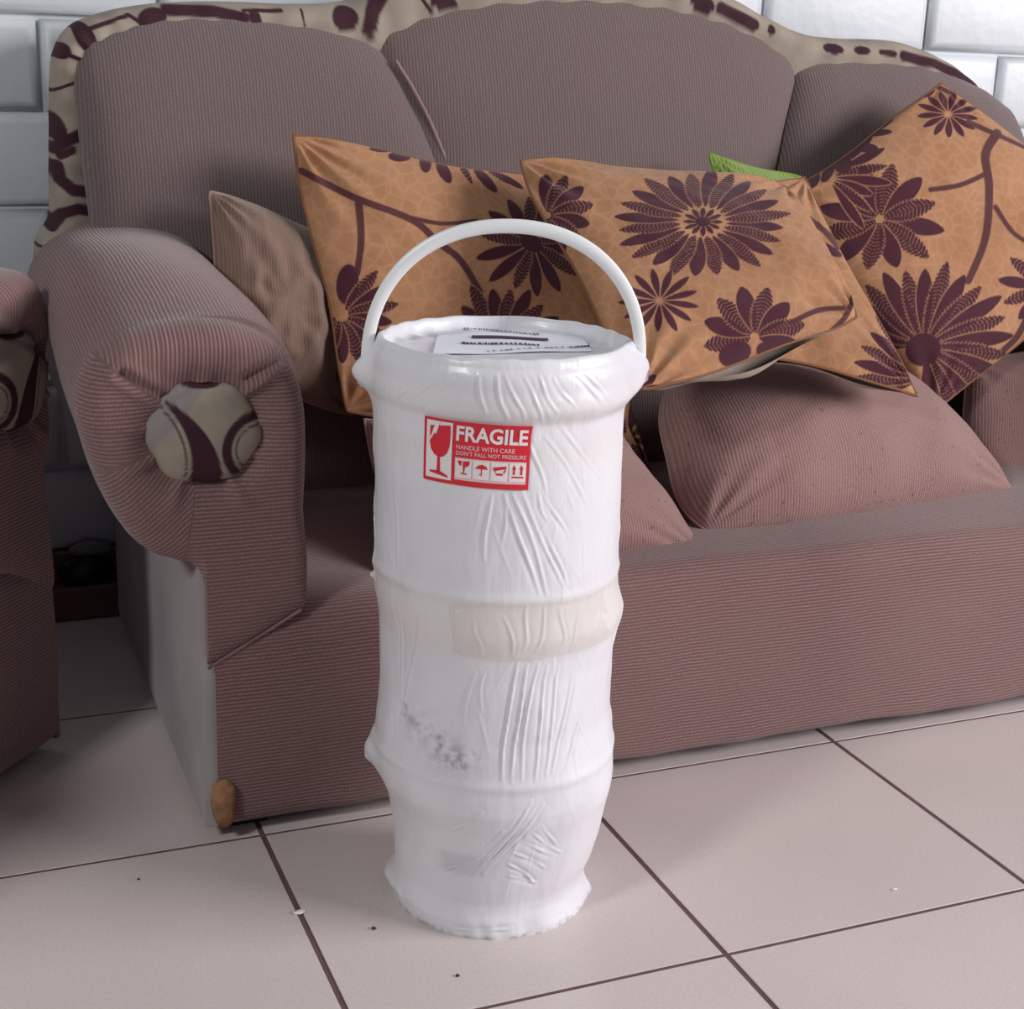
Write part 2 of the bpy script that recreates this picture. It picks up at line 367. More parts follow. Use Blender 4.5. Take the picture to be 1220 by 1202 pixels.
def build_arm(root, kind, sgn, x0, btn, rise=0.045, depth=0.60, front=-0.012):
    """one mesh: the roll, its rounded front edge and the front face that runs in to the button"""
    lp = arm_loop(kind); n = len(lp)
    cx, cz, br = btn
    # front face rings: from button out to the outline, then back along the roll
    ang_c = np.stack([np.full(n, cx), np.full(n, cz)], 1)
    dv = lp-ang_c; dist = np.linalg.norm(dv, axis=1)[:, None]
    inner = ang_c+dv/dist*br*0.93
    rings = []; uvs = []
    arc = dedge(lp)
    ck = 1-np.clip((lp[:, 1]-0.345)/0.05, 0, 1)   # 1 on the post below the scroll
    th = np.arctan2(dv[:, 1], dv[:, 0])
    for t in np.linspace(0, 1, 34):
        tt = t**0.9
        q = inner+(lp-inner)*tt
        # rounded outer edge
        edge = np.clip((1-tt)*dist[:, 0]/0.05, 0, 1)
        y = front+0.05*(1-np.sqrt(np.clip(1-(1-edge)**2, 0, 1)))*(1-0.75*ck)
        pk = np.exp(-((tt*(dist[:, 0]-br))/0.016)**2)
        pleat = np.maximum(0, np.sin(th*9+1.3*np.sin(th*2)))**3
        y = y+0.014*pk*(1-0.3*pleat)-0.003*pleat*np.exp(-((tt*(dist[:, 0]-br)-0.02)/0.02)**2)*(q[:, 1] > 0.40)
        # two long creases either side of the top
        for (ax, az, bx, bz) in ((-0.140, 0.565, -0.098, 0.535), (0.030, 0.575, -0.01, 0.555)):
            L2 = (bx-ax)**2+(bz-az)**2; s = np.clip(((q[:, 0]-ax)*(bx-ax)+(q[:, 1]-az)*(bz-az))/L2, 0, 1)
            d = np.hypot(q[:, 0]-ax-s*(bx-ax), q[:, 1]-az-s*(bz-az))
            y = y+0.007*np.exp(-(d/0.005)**2)-0.004*np.exp(-((d-0.011)/0.006)**2)
        rings.append(np.stack([q[:, 0], y, q[:, 1]], 1))
        # ribs: level on the sides and below, upright above the button
        top = (np.sin(th) > 0.62).astype(float)
        diag = ((th < -1.75)*(th > -2.85)).astype(float)
        ur = q[:, 1]*(1-top)+q[:, 0]*top
        ur = ur*(1-diag)+diag*(q[:, 1]*0.75-q[:, 0]*0.66)
        uvs.append(np.stack([ur, q[:, 0]], 1))
    yb = front+0.05
    for y in np.linspace(yb+0.008, depth, 30):
        k = (y-yb)/(depth-yb)
        s = lp.copy(); up = np.clip((s[:, 1]-0.35)/0.2, 0, 1)
        rs = rise*math.sin(min(1, k*1.5)*math.pi/2)
        s[:, 1] += rs*up+0.004*np.sin(y*13+s[:, 0]*20)*up
        s[:, 0] += 0.004*np.sin(y*9+s[:, 1]*12)*up
        rings.append(np.stack([s[:, 0], np.full(n, y), s[:, 1]], 1))
        ur = arc*0.97
        uvs.append(np.stack([ur, np.full(n, y)], 1))
    V = np.array(rings); V[..., 0] = V[..., 0]*sgn+x0
    o = mesh_obj('armrest', V.reshape(-1, 3), grid_faces(len(rings), n, False, True, flip=(sgn < 0)), M['sofa'], root, uv=np.array(uvs).reshape(-1, 2))
    # the button, a puffed disc with patch cloth
    nr, na = 40, 96
    r = np.linspace(0, 1, nr)[:, None]; a = np.linspace(0, 2*math.pi, na, endpoint=False)[None, :]
    oct_ = 1+0.035*np.cos(a*6+0.6)
    bx = cx+br*1.03*r*np.cos(a)*oct_; bz = cz+br*0.96*r*np.sin(a)*oct_
    by = front+0.014-0.020*np.sqrt(np.clip(1-r**2.4, 0, 1))+0*a
    by = by+0.0035*np.exp(-((bz-cz-0.5*(bx-cx)-0.052)/0.006)**2)
    # pattern in button units
    X, Z = (bx-cx)/br, (bz-cz)/br
    mk = np.zeros_like(X)
    dl = np.hypot(X+1.9, Z+0.5); dr = np.hypot(X+1.6, Z+1.0)          # broad dark band curving down the middle
    mk = np.maximum(mk, sstep(1.61, 1.65, dl)*(1-sstep(1.88, 1.92, dr))*(Z < 0.62))
    mk = np.maximum(mk, (1-sstep(0.012, 0.03, np.abs(dl-1.54)))*0.8)
    d2 = np.hypot(X-0.95, Z+0.30)
    mk = np.maximum(mk, sstep(0.48, 0.52, d2)-sstep(0.66, 0.70, d2))
    mk = np.maximum(mk, (1-sstep(0.01, 0.03, np.abs(d2-0.42)))*0.8)
    mk = np.maximum(mk, 1-sstep(0.9, 1.1, ((X-0.0)/0.42)**2+((Z-1.0)/0.18)**2))
    mk = np.maximum(mk, 1-sstep(0.9, 1.1, ((X-0.1)/0.62)**2+((Z+1.0)/0.16)**2))
    gr = sstep(0.45, 0.5, -X+Z*0.9-0.25)
    V = np.stack([np.broadcast_to(bx, (nr, na))*sgn+x0, np.broadcast_to(by, (nr, na)), np.broadcast_to(bz, (nr, na))], -1)
    att = np.stack([mk, gr, np.zeros_like(mk)], -1).reshape(-1, 3)
    b = mesh_obj('arm_button', V.reshape(-1, 3), grid_faces(nr, na, False, True, flip=(sgn > 0)), M['patch'], root, attr=att)
    b['label'] = 'round beige and dark brown button'
    return o
def padded_block(name, root, x0, x1, y0, y1, z0, z1, mat, rr=0.03, crown=0.0, ribaxis='z', nx=90):
    """front rail and seat deck: profile rounded at the top front edge, swept along X"""
    prof = []
    prof.append((y0+0.02, z0)); prof.append((y0+0.006, z0)); prof.append((y0, z0+0.008))
    for z in np.linspace(z0+0.02, z1-rr, 14): prof.append((y0-0.006*math.sin((z-z0)/(z1-z0)*math.pi), z))
    for t in np.linspace(0, math.pi/2, 12)[1:]: prof.append((y0+rr*(1-math.cos(t)), z1-rr+rr*math.sin(t)))
    for y in np.linspace(y0+rr+0.02, y1, 14): prof.append((y, z1+crown*math.sin((y-y0)/(y1-y0)*math.pi)))
    prof = np.array(prof); arc = dedge(prof)
    xs = np.linspace(x0, x1, nx)
    X, I = np.meshgrid(xs, np.arange(len(prof)), indexing='ij')
    Y = prof[I, 0]; Z = prof[I, 1]
    k = sstep(z0+0.01, z0+0.05, Z)
    Y = Y+0.0022*snoise(X*10, Z*10, 5, 1.2)*k; Z = Z+0.002*snoise(X*8, Y*8+3, 6, 1.0)*k
    wav = (1-k)*0.003*snoise(X*10, X*0, 9, 2.0); Z = Z+wav
    V = np.stack([X, Y, Z], -1)
    return mesh_obj(name, V.reshape(-1, 3), grid_faces(len(xs), len(prof)), mat, root, uv=np.stack([arc[I], X], -1).reshape(-1, 2))
def back_pad(name, root, Lp, Rp, top, z0, D, mat, Yb, nu=90, nw=90, seed=1):
    """one stuffed panel of the backrest; Lp, Rp: (z, x) lists, top: (x, z) list"""
    Lz, Lx = zip(*Lp); Rz, Rx = zip(*Rp); tx, tz = zip(*top)
    t = (1-np.cos(np.linspace(0, math.pi, nu)))/2; s = np.sin(np.linspace(0, math.pi/2, nw))
    U, Wv = np.meshgrid(t, s, indexing='ij')
    x_mid = tx[0]+(tx[-1]-tx[0])*U
    ztop = np.interp(x_mid, tx, tz)
    Z = z0+(ztop-z0)*Wv
    X = np.interp(Z, Lz, Lx)*(1-U)+np.interp(Z, Rz, Rx)*U
    e = np.clip(1-np.abs(2*U-1)**7, 0, 1)**0.5*np.clip(1-Wv**9, 0, 1)**0.5
    Y = Yb(Z)-D*e-0.012*np.sin(U*math.pi)*np.sin(np.clip(Wv, 0, 1)*math.pi)
    Y = Y+0.004*snoise(X*6, Z*6, seed, 1.3)*e
    V = np.stack([X, Y, Z], -1)
    return mesh_obj(name, V.reshape(-1, 3), grid_faces(nu, nw), mat, root, uv=np.stack([X, Z], -1).reshape(-1, 2))
YB = lambda z: 0.505+0.20*(np.asarray(z)-0.3)

# ---------------------------------------------------------------- sofa
sofa = empty('sofa', (0, 0, 0))
tag(sofa, 'mauve ribbed fabric sofa with scroll arms and patterned back edging against the white wall', 'sofa')
SX1 = 1.66
padded_block('seat_base', sofa, -0.052, SX1, 0.0, 0.56, 0.02, 0.285, M['sofa'], 0.028, 0.010)
build_arm(sofa, 'sofa', 1, 0.0, (-0.056, 0.495, 0.060))
build_arm(sofa, 'sofa', -1, SX1-0.05, (-0.056, 0.495, 0.060))
# seam where the arm post meets the base
a0 = np.array([-0.062, -0.010, 0.224]); a1 = np.array([0.052, -0.010, 0.286])
tube('seam', [a0+(a1-a0)*t+np.array([0, 0.0055, -0.0025]) for t in np.linspace(0.02, 0.97, 14)], 0.0020, M['sofa'], sofa, 6)
# the unupholstered side, lined with grey cloth
box('side_lining', -0.0665, -0.050, 0.002, 0.74, 0.02, 0.365, M['lining'], sofa, 0.001)
tube('seam', [(-0.061, -0.002, z) for z in np.linspace(0.022, 0.34, 12)], 0.0035, M['sofa'], sofa, 6)
nv = []
for i, t in enumerate(np.linspace(0, 2*math.pi, 20, endpoint=False)):
    nv.append((-0.046+0.014*math.cos(t)*(1+0.06*math.sin(3*t)), -0.0085, 0.052+0.030*math.copysign(abs(math.sin(t))**0.7, math.sin(t))))
nv2 = [((x+0.046)*0.6-0.046, y-0.003, (z-0.052)*0.7+0.052) for x, y, z in nv]
nb = [(x, y+0.02, z) for x, y, z in nv]
wd = mesh_obj('worn_corner', nb+nv+nv2, [[i, (i+1) % 20, 20+(i+1) % 20, 20+i] for i in range(20)]+[[20+i, 20+(i+1) % 20, 40+(i+1) % 20, 40+i] for i in range(20)]+[[40+i for i in range(20)]], M['wood'], sofa)
wd['label'] = 'bare wood showing through a torn lower corner'
for fx, fy in ((-0.015, 0.03), (SX1-0.08, 0.03), (-0.015, 0.66), (SX1-0.08, 0.66)):
    box('foot', fx-0.022, fx+0.028, fy, fy+0.05, 0.0, 0.024, M['dark_foot'], sofa, 0.003)
# back shell edged with patch cloth: outline in X, Z
ol = [(-0.150, 0.03), (-0.150, 0.40), (-0.168, 0.56), (-0.165, 0.615), (-0.142, 0.655), (-0.137, 0.72), (-0.133, 0.78), (-0.129, 0.838), (-0.122, 0.880), (-0.100, 0.912),
      (-0.06, 0.930), (-0.01, 0.942), (0.05, 0.949), (0.12, 0.952), (0.20, 0.952), (0.28, 0.957), (0.345, 0.975), (0.42, 0.995), (0.52, 1.010), (0.62, 1.018),
      (0.72, 1.020), (0.82, 1.012), (0.90, 0.994), (0.98, 0.965), (1.06, 0.941), (1.14, 0.936), (1.24, 0.937), (1.32, 0.920), (1.39, 0.890), (1.45, 0.845),
      (1.49, 0.79), (1.51, 0.73), (1.54, 0.66), (1.58, 0.58), (1.60, 0.40), (1.60, 0.03)]
# the shell stands square under the arms, so the lower ends come inside the side lining
ol = [(-0.05, 0.03), (-0.06, 0.36), (-0.13, 0.47), (-0.165, 0.54)]+ol[3:-2]+[(SX1-0.05, 0.30), (SX1-0.05, 0.03)]
ol = [(x+0.008*np.clip((x+0.2)*-10+1, 0, 1) if x < 0 else x, z+(0.012*math.exp(-((x-0.68)/0.3)**2))) for x, z in ol]
O = spline(ol, 1500); tg = np.gradient(O, axis=0); tg /= np.linalg.norm(tg, axis=1)[:, None]
nrm = np.stack([-tg[:, 1], tg[:, 0]], 1)     # outward (left, up)
cross = [(-0.075, 0.615), (-0.03, 0.606), (-0.012, 0.608), (-0.002, 0.618), (0.004, 0.635), (0.006, 0.655), (0.006, 0.69), (0.003, 0.72), (-0.004, 0.742), (-0.02, 0.752), (-0.08, 0.755), (-0.25, 0.757)]
cr = spline(cross, 56)
Vs = []
for off, y in cr:
    Vs.append(np.stack([O[:, 0]+nrm[:, 0]*off, np.full(len(O), y)+0.0015*np.sin(np.arange(len(O))*0.21), O[:, 1]+nrm[:, 1]*off], 1))
Vs = np.array(Vs)
def pxs(lst):
    out = []
    for s in lst:
        if s[0] == 'e':
            p = at(s[1], s[2], 0.64); out.append(('e', p[0], p[2], s[3]*0.0014, s[4]*0.0014, -s[5]))
        else:
            out.append(('s', [tuple(at(x, y, 0.64)[[0, 2]]) for x, y in s[1]], s[2]*0.0014))
    return out
EDGE = pxs([('e', 98, 44, 9, 17, -25), ('e', 71, 60, 9, 8, 30), ('s', [(76, 64), (95, 72)], 2), ('s', [(58, 109), (88, 97)], 1.6), ('e', 66, 152, 8, 17, -20),
            ('s', [(64, 176), (78, 166), (98, 156)], 6), ('s', [(70, 184), (84, 177)], 4), ('s', [(66, 196), (70, 212), (84, 224), (110, 227)], 6), ('s', [(60, 268), (72, 252), (90, 246), (110, 250)], 5.5),
            ('s', [(42, 292), (72, 294)], 1.5), ('s', [(100, 36), (150, 18), (164, 28)], 2), ('e', 177, 22, 15, 10, -20), ('s', [(195, 12), (250, 14), (285, 22)], 6), ('s', [(285, 13), (330, 13)], 2),
            ('e', 298, 22, 6, 9, -20), ('s', [(354, 12), (356, 34)], 1.3), ('e', 404, 22, 14, 13, 0), ('s', [(447, -4), (436, 14), (432, 36)], 8), ('s', [(490, -6), (505, 14)], 2), ('e', 520, 4, 16, 7, 0),
            ('s', [(560, -14), (640, -12)], 5), ('e', 700, -20, 20, 8, 0), ('s', [(740, -16), (790, -8)], 4), ('e', 824, 4, 17, 10, 25), ('s', [(846, 10), (886, 30)], 7), ('e', 906, 36, 5, 6, 0),
            ('e', 980, 58, 14, 6, 5), ('e', 1014, 60, 11, 5, 0), ('s', [(1036, 62), (1052, 64)], 3.5), ('s', [(1062, 66), (1100, 76), (1150, 98)], 6), ('e', 1170, 110, 10, 8, 30)])
mk = shape_masks(Vs[..., 0], Vs[..., 2], EDGE)
att = np.stack([mk, mk*0, mk*0], -1).reshape(-1, 3)
sh = mesh_obj('back_edging', Vs.reshape(-1, 3), grid_faces(len(cr), len(O), flip=True), M['patch'], sofa, attr=att)
sh['label'] = 'beige back edging with dark brown shapes'
# flat rear and inner board of the shell
cen = []
box('back_board', -0.04, SX1-0.22, 0.64, 0.75, 0.03, 0.84, M['lining'], sofa, 0.002)
back_pad('back_cushion', sofa, [(0.25, 0.36), (0.75, 0.36), (0.86, 0.325), (0.99, 0.30)], [(0.25, 0.93), (0.70, 0.985), (0.80, 1.015), (0.87, 1.04), (0.99, 1.05)],
         [(0.30, 0.905), (0.33, 0.942), (0.40, 0.972), (0.50, 0.997), (0.60, 1.009), (0.70, 1.012), (0.80, 1.004), (0.90, 0.983), (0.98, 0.953), (1.05, 0.915)], 0.25, 0.055, M['sofa_back'], YB, seed=3)
back_pad('back_cushion', sofa, [(0.25, -0.085), (0.62, -0.098), (0.85, -0.110), (0.94, -0.108)], [(0.25, 0.50), (0.66, 0.445), (0.75, 0.412), (0.80, 0.392), (0.86, 0.362), (0.90, 0.338), (0.93, 0.315)],
         [(-0.108, 0.845), (-0.102, 0.877), (-0.085, 0.901), (-0.04, 0.921), (0.0, 0.934), (0.05, 0.942), (0.12, 0.944), (0.20, 0.940), (0.26, 0.932), (0.31, 0.916), (0.335, 0.898)], 0.25, 0.065, M['sofa_back'], YB, seed=2)
back_pad('back_cushion', sofa, [(0.25, 0.96), (0.70, 0.975), (0.80, 1.005), (0.87, 1.032), (0.99, 1.04)], [(0.25, 1.55), (0.70, 1.52), (0.94, 1.50)],
         [(1.035, 0.900), (1.10, 0.912), (1.20, 0.914), (1.28, 0.909), (1.35, 0.894), (1.42, 0.868), (1.47, 0.838), (1.50, 0.79)], 0.25, 0.058, M['sofa_back'], YB, seed=5)
_z = np.linspace(0.35, 0.885, 40); _x = np.interp(_z, [0.25, 0.66, 0.75, 0.80, 0.86, 0.90, 0.93], [0.50, 0.445, 0.412, 0.392, 0.362, 0.338, 0.315])
tube('seam', np.stack([_x-0.002, YB(_z)-0.044+0.012*sstep(0.82, 0.89, _z), _z], 1), 0.0030, M['seam'], sofa, 6)

# ---------------------------------------------------------------- armchair on the left
PH = math.atan2(0.77, 0.64)
corner = np.array([-0.203, 0.300, 0.0])
ax = np.array([math.cos(PH), math.sin(PH)])
CWD = 0.82
chair = empty('armchair', (corner[0]-ax[0]*CWD, corner[1]-ax[1]*CWD, 0), PH)
tag(chair, 'matching mauve armchair cut off by the left edge, patterned button on its arm', 'armchair')
padded_block('seat_base', chair, 0.0, CWD, 0.0, 0.56, 0.02, 0.285, M['sofa'], 0.028, 0.01)
build_arm(chair, 'chair', -1, CWD-0.05, (-0.006, 0.505, 0.062), rise=0.03, depth=0.58)
build_arm(chair, 'chair', 1, 0.05, (-0.006, 0.505, 0.062), rise=0.03, depth=0.58)
box('side_lining', CWD-0.004, CWD+0.004, 0.0, 0.62, 0.02, 0.42, M['sofa'], chair, 0.001)
for fx in (0.03, CWD-0.08):
    box('foot', fx, fx+0.05, 0.03, 0.08, 0, 0.024, M['dark_foot'], chair)
    box('foot', fx, fx+0.05, 0.52, 0.57, 0, 0.024, M['dark_foot'], chair)
back_pad('back_cushion', chair, [(0.25, 0.09), (0.9, 0.06)], [(0.25, CWD-0.09), (0.9, CWD-0.06)],
         [(0.06, 0.80), (0.12, 0.86), (0.25, 0.90), (0.41, 0.915), (0.57, 0.90), (0.70, 0.86), (CWD-0.06, 0.80)], 0.25, 0.06, M['sofa_back'], lambda z: 0.46+0.2*(np.asarray(z)-0.3), 50, 50)
ob2 = [(0.02, 0.03), (0.0, 0.6), (0.03, 0.84), (0.12, 0.90), (0.25, 0.94), (0.41, 0.95), (0.57, 0.94), (0.70, 0.90), (CWD-0.03, 0.84), (CWD, 0.6), (CWD-0.02, 0.03)]
O2 = spline(ob2, 160); tg = np.gradient(O2, axis=0); tg /= np.linalg.norm(tg, axis=1)[:, None]; nr2 = np.stack([-tg[:, 1], tg[:, 0]], 1)
V2 = np.array([np.stack([O2[:, 0]+nr2[:, 0]*off, np.full(len(O2), y-0.04), O2[:, 1]+nr2[:, 1]*off], 1) for off, y in cr[:-6]])
mk = sstep(0.45, 0.55, 0.5+0.5*snoise(V2[..., 0]*30, V2[..., 2]*30, 8, 0.9, 2))
mesh_obj('back_edging', V2.reshape(-1, 3), grid_faces(len(V2), len(O2), flip=True), M['patch'], chair, attr=np.stack([mk, mk*0, mk*0], -1).reshape(-1, 3))
box('back_board', 0.05, CWD-0.05, 0.57, 0.66, 0.03, 0.82, M['lining'], chair)

# ---------------------------------------------------------------- flower pattern, painted as a mask on the cushion cloth
def paint(X, Y, items):
    mk = np.zeros_like(X)
    for it in items:
        k = it[0]
        if k in ('p', 'q'):       # petal: centre, angle, r0, r1, half width, squash (x, y); q = barred petal
            _, cx, cy, dg, r0, r1, w, sx, sy = it
            dx, dy = (X-cx)/sx, (Y-cy)/sy; a = math.radians(dg)
            s = dx*math.cos(a)+dy*math.sin(a); t = -dx*math.sin(a)+dy*math.cos(a)
            q = np.clip((s-r0)/(r1-r0), 0, 1)
            ins = (s > r0) & (s < r1)
            if k == 'p':
                hw = w*np.sin(math.pi*np.clip(q, 0, 1)**1.35)**0.62
                m = (1-sstep(-0.6, 0.6, np.abs(t)-hw))*ins
            else:
                hw = w*np.sin(math.pi*q**1.0)**0.6*(1.04+0.12*np.sin(s*2*math.pi/4.6+np.abs(t)*0.6))
                m = (1-sstep(-0.6, 0.6, np.abs(t)-hw))*ins
                bar = sstep(0.55, 0.95, -np.sin(s*2*math.pi/4.6+np.abs(t)*0.6))*sstep(0.5, 1.2, np.abs(t)+0.4)
                m = m*(1-0.5*bar)*np.where(ins, 1, 0)
            gap = np.abs(t)-hw
            mk = mk*(1-0.6*ins*sstep(-0.5, 0.2, gap)*(1-sstep(1.1, 1.8, gap))*(s > r0+2))
            mk = np.maximum(mk, m)
        elif k == 'e':
            _, cx, cy, rx, ry, dg = it; a = math.radians(dg); dx, dy = X-cx, Y-cy
            e = ((dx*math.cos(a)+dy*math.sin(a))/rx)**2+((-dx*math.sin(a)+dy*math.cos(a))/ry)**2
            mk = np.maximum(mk, 1-sstep(0.88, 1.12, e))
        elif k == 's':
            _, pts, w0, w1 = it
            P = spline(np.array(pts, float), max(8, len(pts)*8))
            for i in range(len(P)-1):
                (ax_, ay_), (bx_, by_) = P[i], P[i+1]; hw = w0+(w1-w0)*i/len(P)
                L2 = (bx_-ax_)**2+(by_-ay_)**2+1e-9
                t = np.clip(((X-ax_)*(bx_-ax_)+(Y-ay_)*(by_-ay_))/L2, 0, 1)
                d = np.hypot(X-ax_-t*(bx_-ax_), Y-ay_-t*(by_-ay_))
                mk = np.maximum(mk, (1-sstep(hw-0.7, hw+0.7, d))*0.92)
        elif k == 'cut':          # pale ring that separates the heart of a flower
            _, cx, cy, rx, ry, hw = it
            d = np.abs(np.hypot((X-cx)/rx, (Y-cy)/ry)-1)*(rx+ry)/2
            mk = mk*(1-0.85*(1-sstep(hw-0.7, hw+0.7, d)))
    return mk
def flower(cx, cy, r0, r1, n, w, sx=1.0, sy=1.0, start=0, span=360, kinds='pq', vary=0.0, seed=0):
    rs = random.Random(seed); out = []
    full = span >= 360
    for i in range(n):
        a = start+span*i/(n if full else max(1, n-1))
        out.append((kinds[i % len(kinds)], cx, cy, a, r0, r1*(1+rs.uniform(-vary, vary)), w, sx, sy))
    return out
def cushion(name, px, Ys, thick, n, mats, label, group=None, bow=0.05, seed=0, items=None, nb=60, kb=0.5, wr=0.004, p=2.2, q=0.55, corner=0.0, ribs='u', backmat=None, lift=0.0, rnd=0.0, bows=None, lip=0.0, extra=None, seam=None, zoff=0.0):
    """px: TL, TR, BR, BL in the photograph, Ys their depths. Front and back halves with a seam cord between them."""
    C = np.array([at(x, y, Y) for (x, y), Y in zip(px, Ys)]); C[:, 2] += zoff
    PX = np.array(px, float)
    cen = C.mean(0); C = C-cen
    nrm = np.cross(C[1]-C[0], C[3]-C[0]); nrm /= np.linalg.norm(nrm)
    if np.dot(nrm, CAM-cen) < 0: nrm = -nrm
    wu = np.linalg.norm(C[1]-C[0])*0.5+np.linalg.norm(C[2]-C[3])*0.5; hv = np.linalg.norm(C[3]-C[0])*0.5+np.linalg.norm(C[2]-C[1])*0.5
    root = empty(name, tuple(cen)); tag(root, label, 'cushion', group)
    def pix(q):
        d = q-CAM; return np.array([W/2+F_PX*np.dot(d, RT)/np.dot(d, FW), H/2-F_PX*np.dot(d, UP)/np.dot(d, FW)])
    slip = (pix(cen+nrm*0.03)-pix(cen))/0.03
    def surf(m, side):
        t = np.linspace(-1, 1, m); t = np.sign(t)*(1-(1-np.abs(t))**1.25)
        U, V = np.meshgrid(t, t, indexing='ij')
        rs = np.random.RandomState(seed+50)
        bw = bow*(1+0.35*rs.uniform(-1, 1, 4)) if bows is None else bows   # right, left, bottom, top
        Uw = U*(1-np.where(U > 0, bw[0], bw[1])*(1-V**2)*np.abs(U)); Vw = V*(1-np.where(V > 0, bw[2], bw[3])*(1-U**2)*np.abs(V))
        Uw, Vw = Uw*(1-rnd*np.abs(V)**5), Vw*(1-rnd*np.abs(U)**5)
        # wandering edge
        Uw = Uw+0.012*np.abs(U)**4*np.sin(V*5+seed); Vw = Vw+0.012*np.abs(V)**4*np.sin(U*4.3+seed*2)
        a, b = (Uw+1)/2, (Vw+1)/2
        def bil(Q): return (Q[0]*((1-a)*(1-b))[..., None]+Q[1]*(a*(1-b))[..., None]+Q[2]*(a*b)[..., None]+Q[3]*((1-a)*b)[..., None])
        P = bil(C); XY = bil(PX)
        h = (np.clip(1-np.abs(U)**p, 0, 1)*np.clip(1-np.abs(V)**p, 0, 1))**q
        e = np.clip(h*2, 0, 1)
        w = wr*snoise(U*2.2, V*2.2, seed, 1.6)*e+wr*0.5*snoise(U*5, V*5, seed+1, 1.8)*e
        # gathers running in from the corners and sides
        for (cu, cv) in ((-1, -1), (1, -1), (1, 1), (-1, 1)):
            d = np.hypot(U-cu, V-cv); an = np.arctan2(V-cv, U-cu)
            w = w+wr*0.9*np.sin(an*15+seed)*np.exp(-(d/0.55)**2)*sstep(0.05, 0.25, d)
        hh = thick*h*(1.0 if side > 0 else kb)+w*(1 if side > 0 else -1)*1.0
        if extra is not None and side > 0: hh = hh+extra(U, V)
        P = P+nrm*(hh*side)[..., None]
        XY = XY+hh[..., None]*slip     # the print is laid out on the stuffed cloth, not on the flat square
        if side < 0 and lip > 0:      # the backing sags out below the front edge
            P = P+np.array([0, -0.35, -1.0])*(lip*np.exp(-((V-0.86)/0.16)**2)*(1-np.abs(U)**3)*(0.75+0.35*np.sin(U*5+seed)))[..., None]
        return P, U, V, XY
    P, U, V, XY = surf(n, 1)
    uu, vv = U*wu/2, V*hv/2
    uv = np.stack([uu, vv] if ribs == 'u' else [vv, uu], -1).reshape(-1, 2)
    att = None
    if items is not None:
        mk = paint(XY[..., 0], XY[..., 1], items)
        att = np.stack([mk, mk*0, mk*0], -1).reshape(-1, 3)
    v1 = np.cross(P[n//2+1, n//2]-P[n//2, n//2], P[n//2, n//2+1]-P[n//2, n//2])
    fl = np.dot(v1, nrm) < 0
    mesh_obj('cover', P.reshape(-1, 3), grid_faces(n, n, flip=fl), mats, root, uv=uv, attr=att)
    B, U, V, _ = surf(nb, -1)
    uv = np.stack([U*wu/2, V*hv/2], -1).reshape(-1, 2)
    ba = None
    if (backmat or mats) is M['velvet']: ba = np.zeros((nb*nb, 3))
    mesh_obj('back_cover', B.reshape(-1, 3), grid_faces(nb, nb, flip=not fl), backmat or mats, root, uv=uv, attr=ba)
    E = np.concatenate([P[:, 0], P[-1, 1:], P[-2::-1, -1], P[0, -2:0:-1]])
    E = E[::max(1, n//70)]
    tube('seam', E, 0.0022, seam or mats_seam(mats), root, 6, True, up=tuple(nrm))
    return root
_sc = {}
M['velvet_seam'] = plain('tan_cord', lin((132, 92, 70)), 0.9, 0.1, 500, 0.3)
M['knit_seam'] = plain('knit_cord', lin((158, 124, 118)), 0.9, 0.1, 500, 0.3)
M['green_seam'] = plain('green_cord', lin((120, 150, 60)), 0.9, 0.1, 500, 0.3)
def mats_seam(m):
    return M['velvet_seam'] if m is M['velvet'] else M['green_seam'] if m is M['green'] else M['knit_seam']

G1 = 'tan cushions with maroon flowers on the sofa'; G2 = 'plain knitted cushions on the sofa seat'
# plain brown cushion behind the left arm: a twisted knot stands out of its front
def knot(U, V):
    r = np.hypot((U+0.15)*1.0, (V-0.15)*0.8)
    sp = np.arctan2(V-0.15, U+0.15)
    s = 0.016*np.exp(-((r-0.42)/0.10)**2)*(0.6+0.4*np.sin(sp+1.0))
    s = s+0.012*np.exp(-(((U+0.35)*0.7+(V-0.25)*0.7)/0.10)**2-(((U+0.35)*-0.7+(V-0.25)*0.7)/0.35)**2)
    s = s-0.012*np.exp(-((U+0.48)/0.07)**2-((V-0.0)/0.10)**2)
    return 0.8*s+0.002*np.sin(sp*9)*np.exp(-((r-0.5)/0.25)**2)
cushion('cushion', [(248, 222), (398, 282), (424, 500), (256, 440)], [0.44, 0.45, 0.38, 0.35], 0.066, 90, M['knit_dark'],
        'small crumpled brown knitted cushion tucked behind the left scroll arm', G2, 0.06, 3, extra=knot, wr=0.005, bows=(-0.02, 0.05, 0.02, 0.02), rnd=0.04)
# green cushion peeping out
cushion('cushion', [(846, 184), (956, 212), (975, 330), (862, 330)], [0.455, 0.455, 0.40, 0.40], 0.03, 50, M['green'],
        'lime green cushion, only its top corner showing between the flower cushions', None, 0.03, 4, ribs='u')
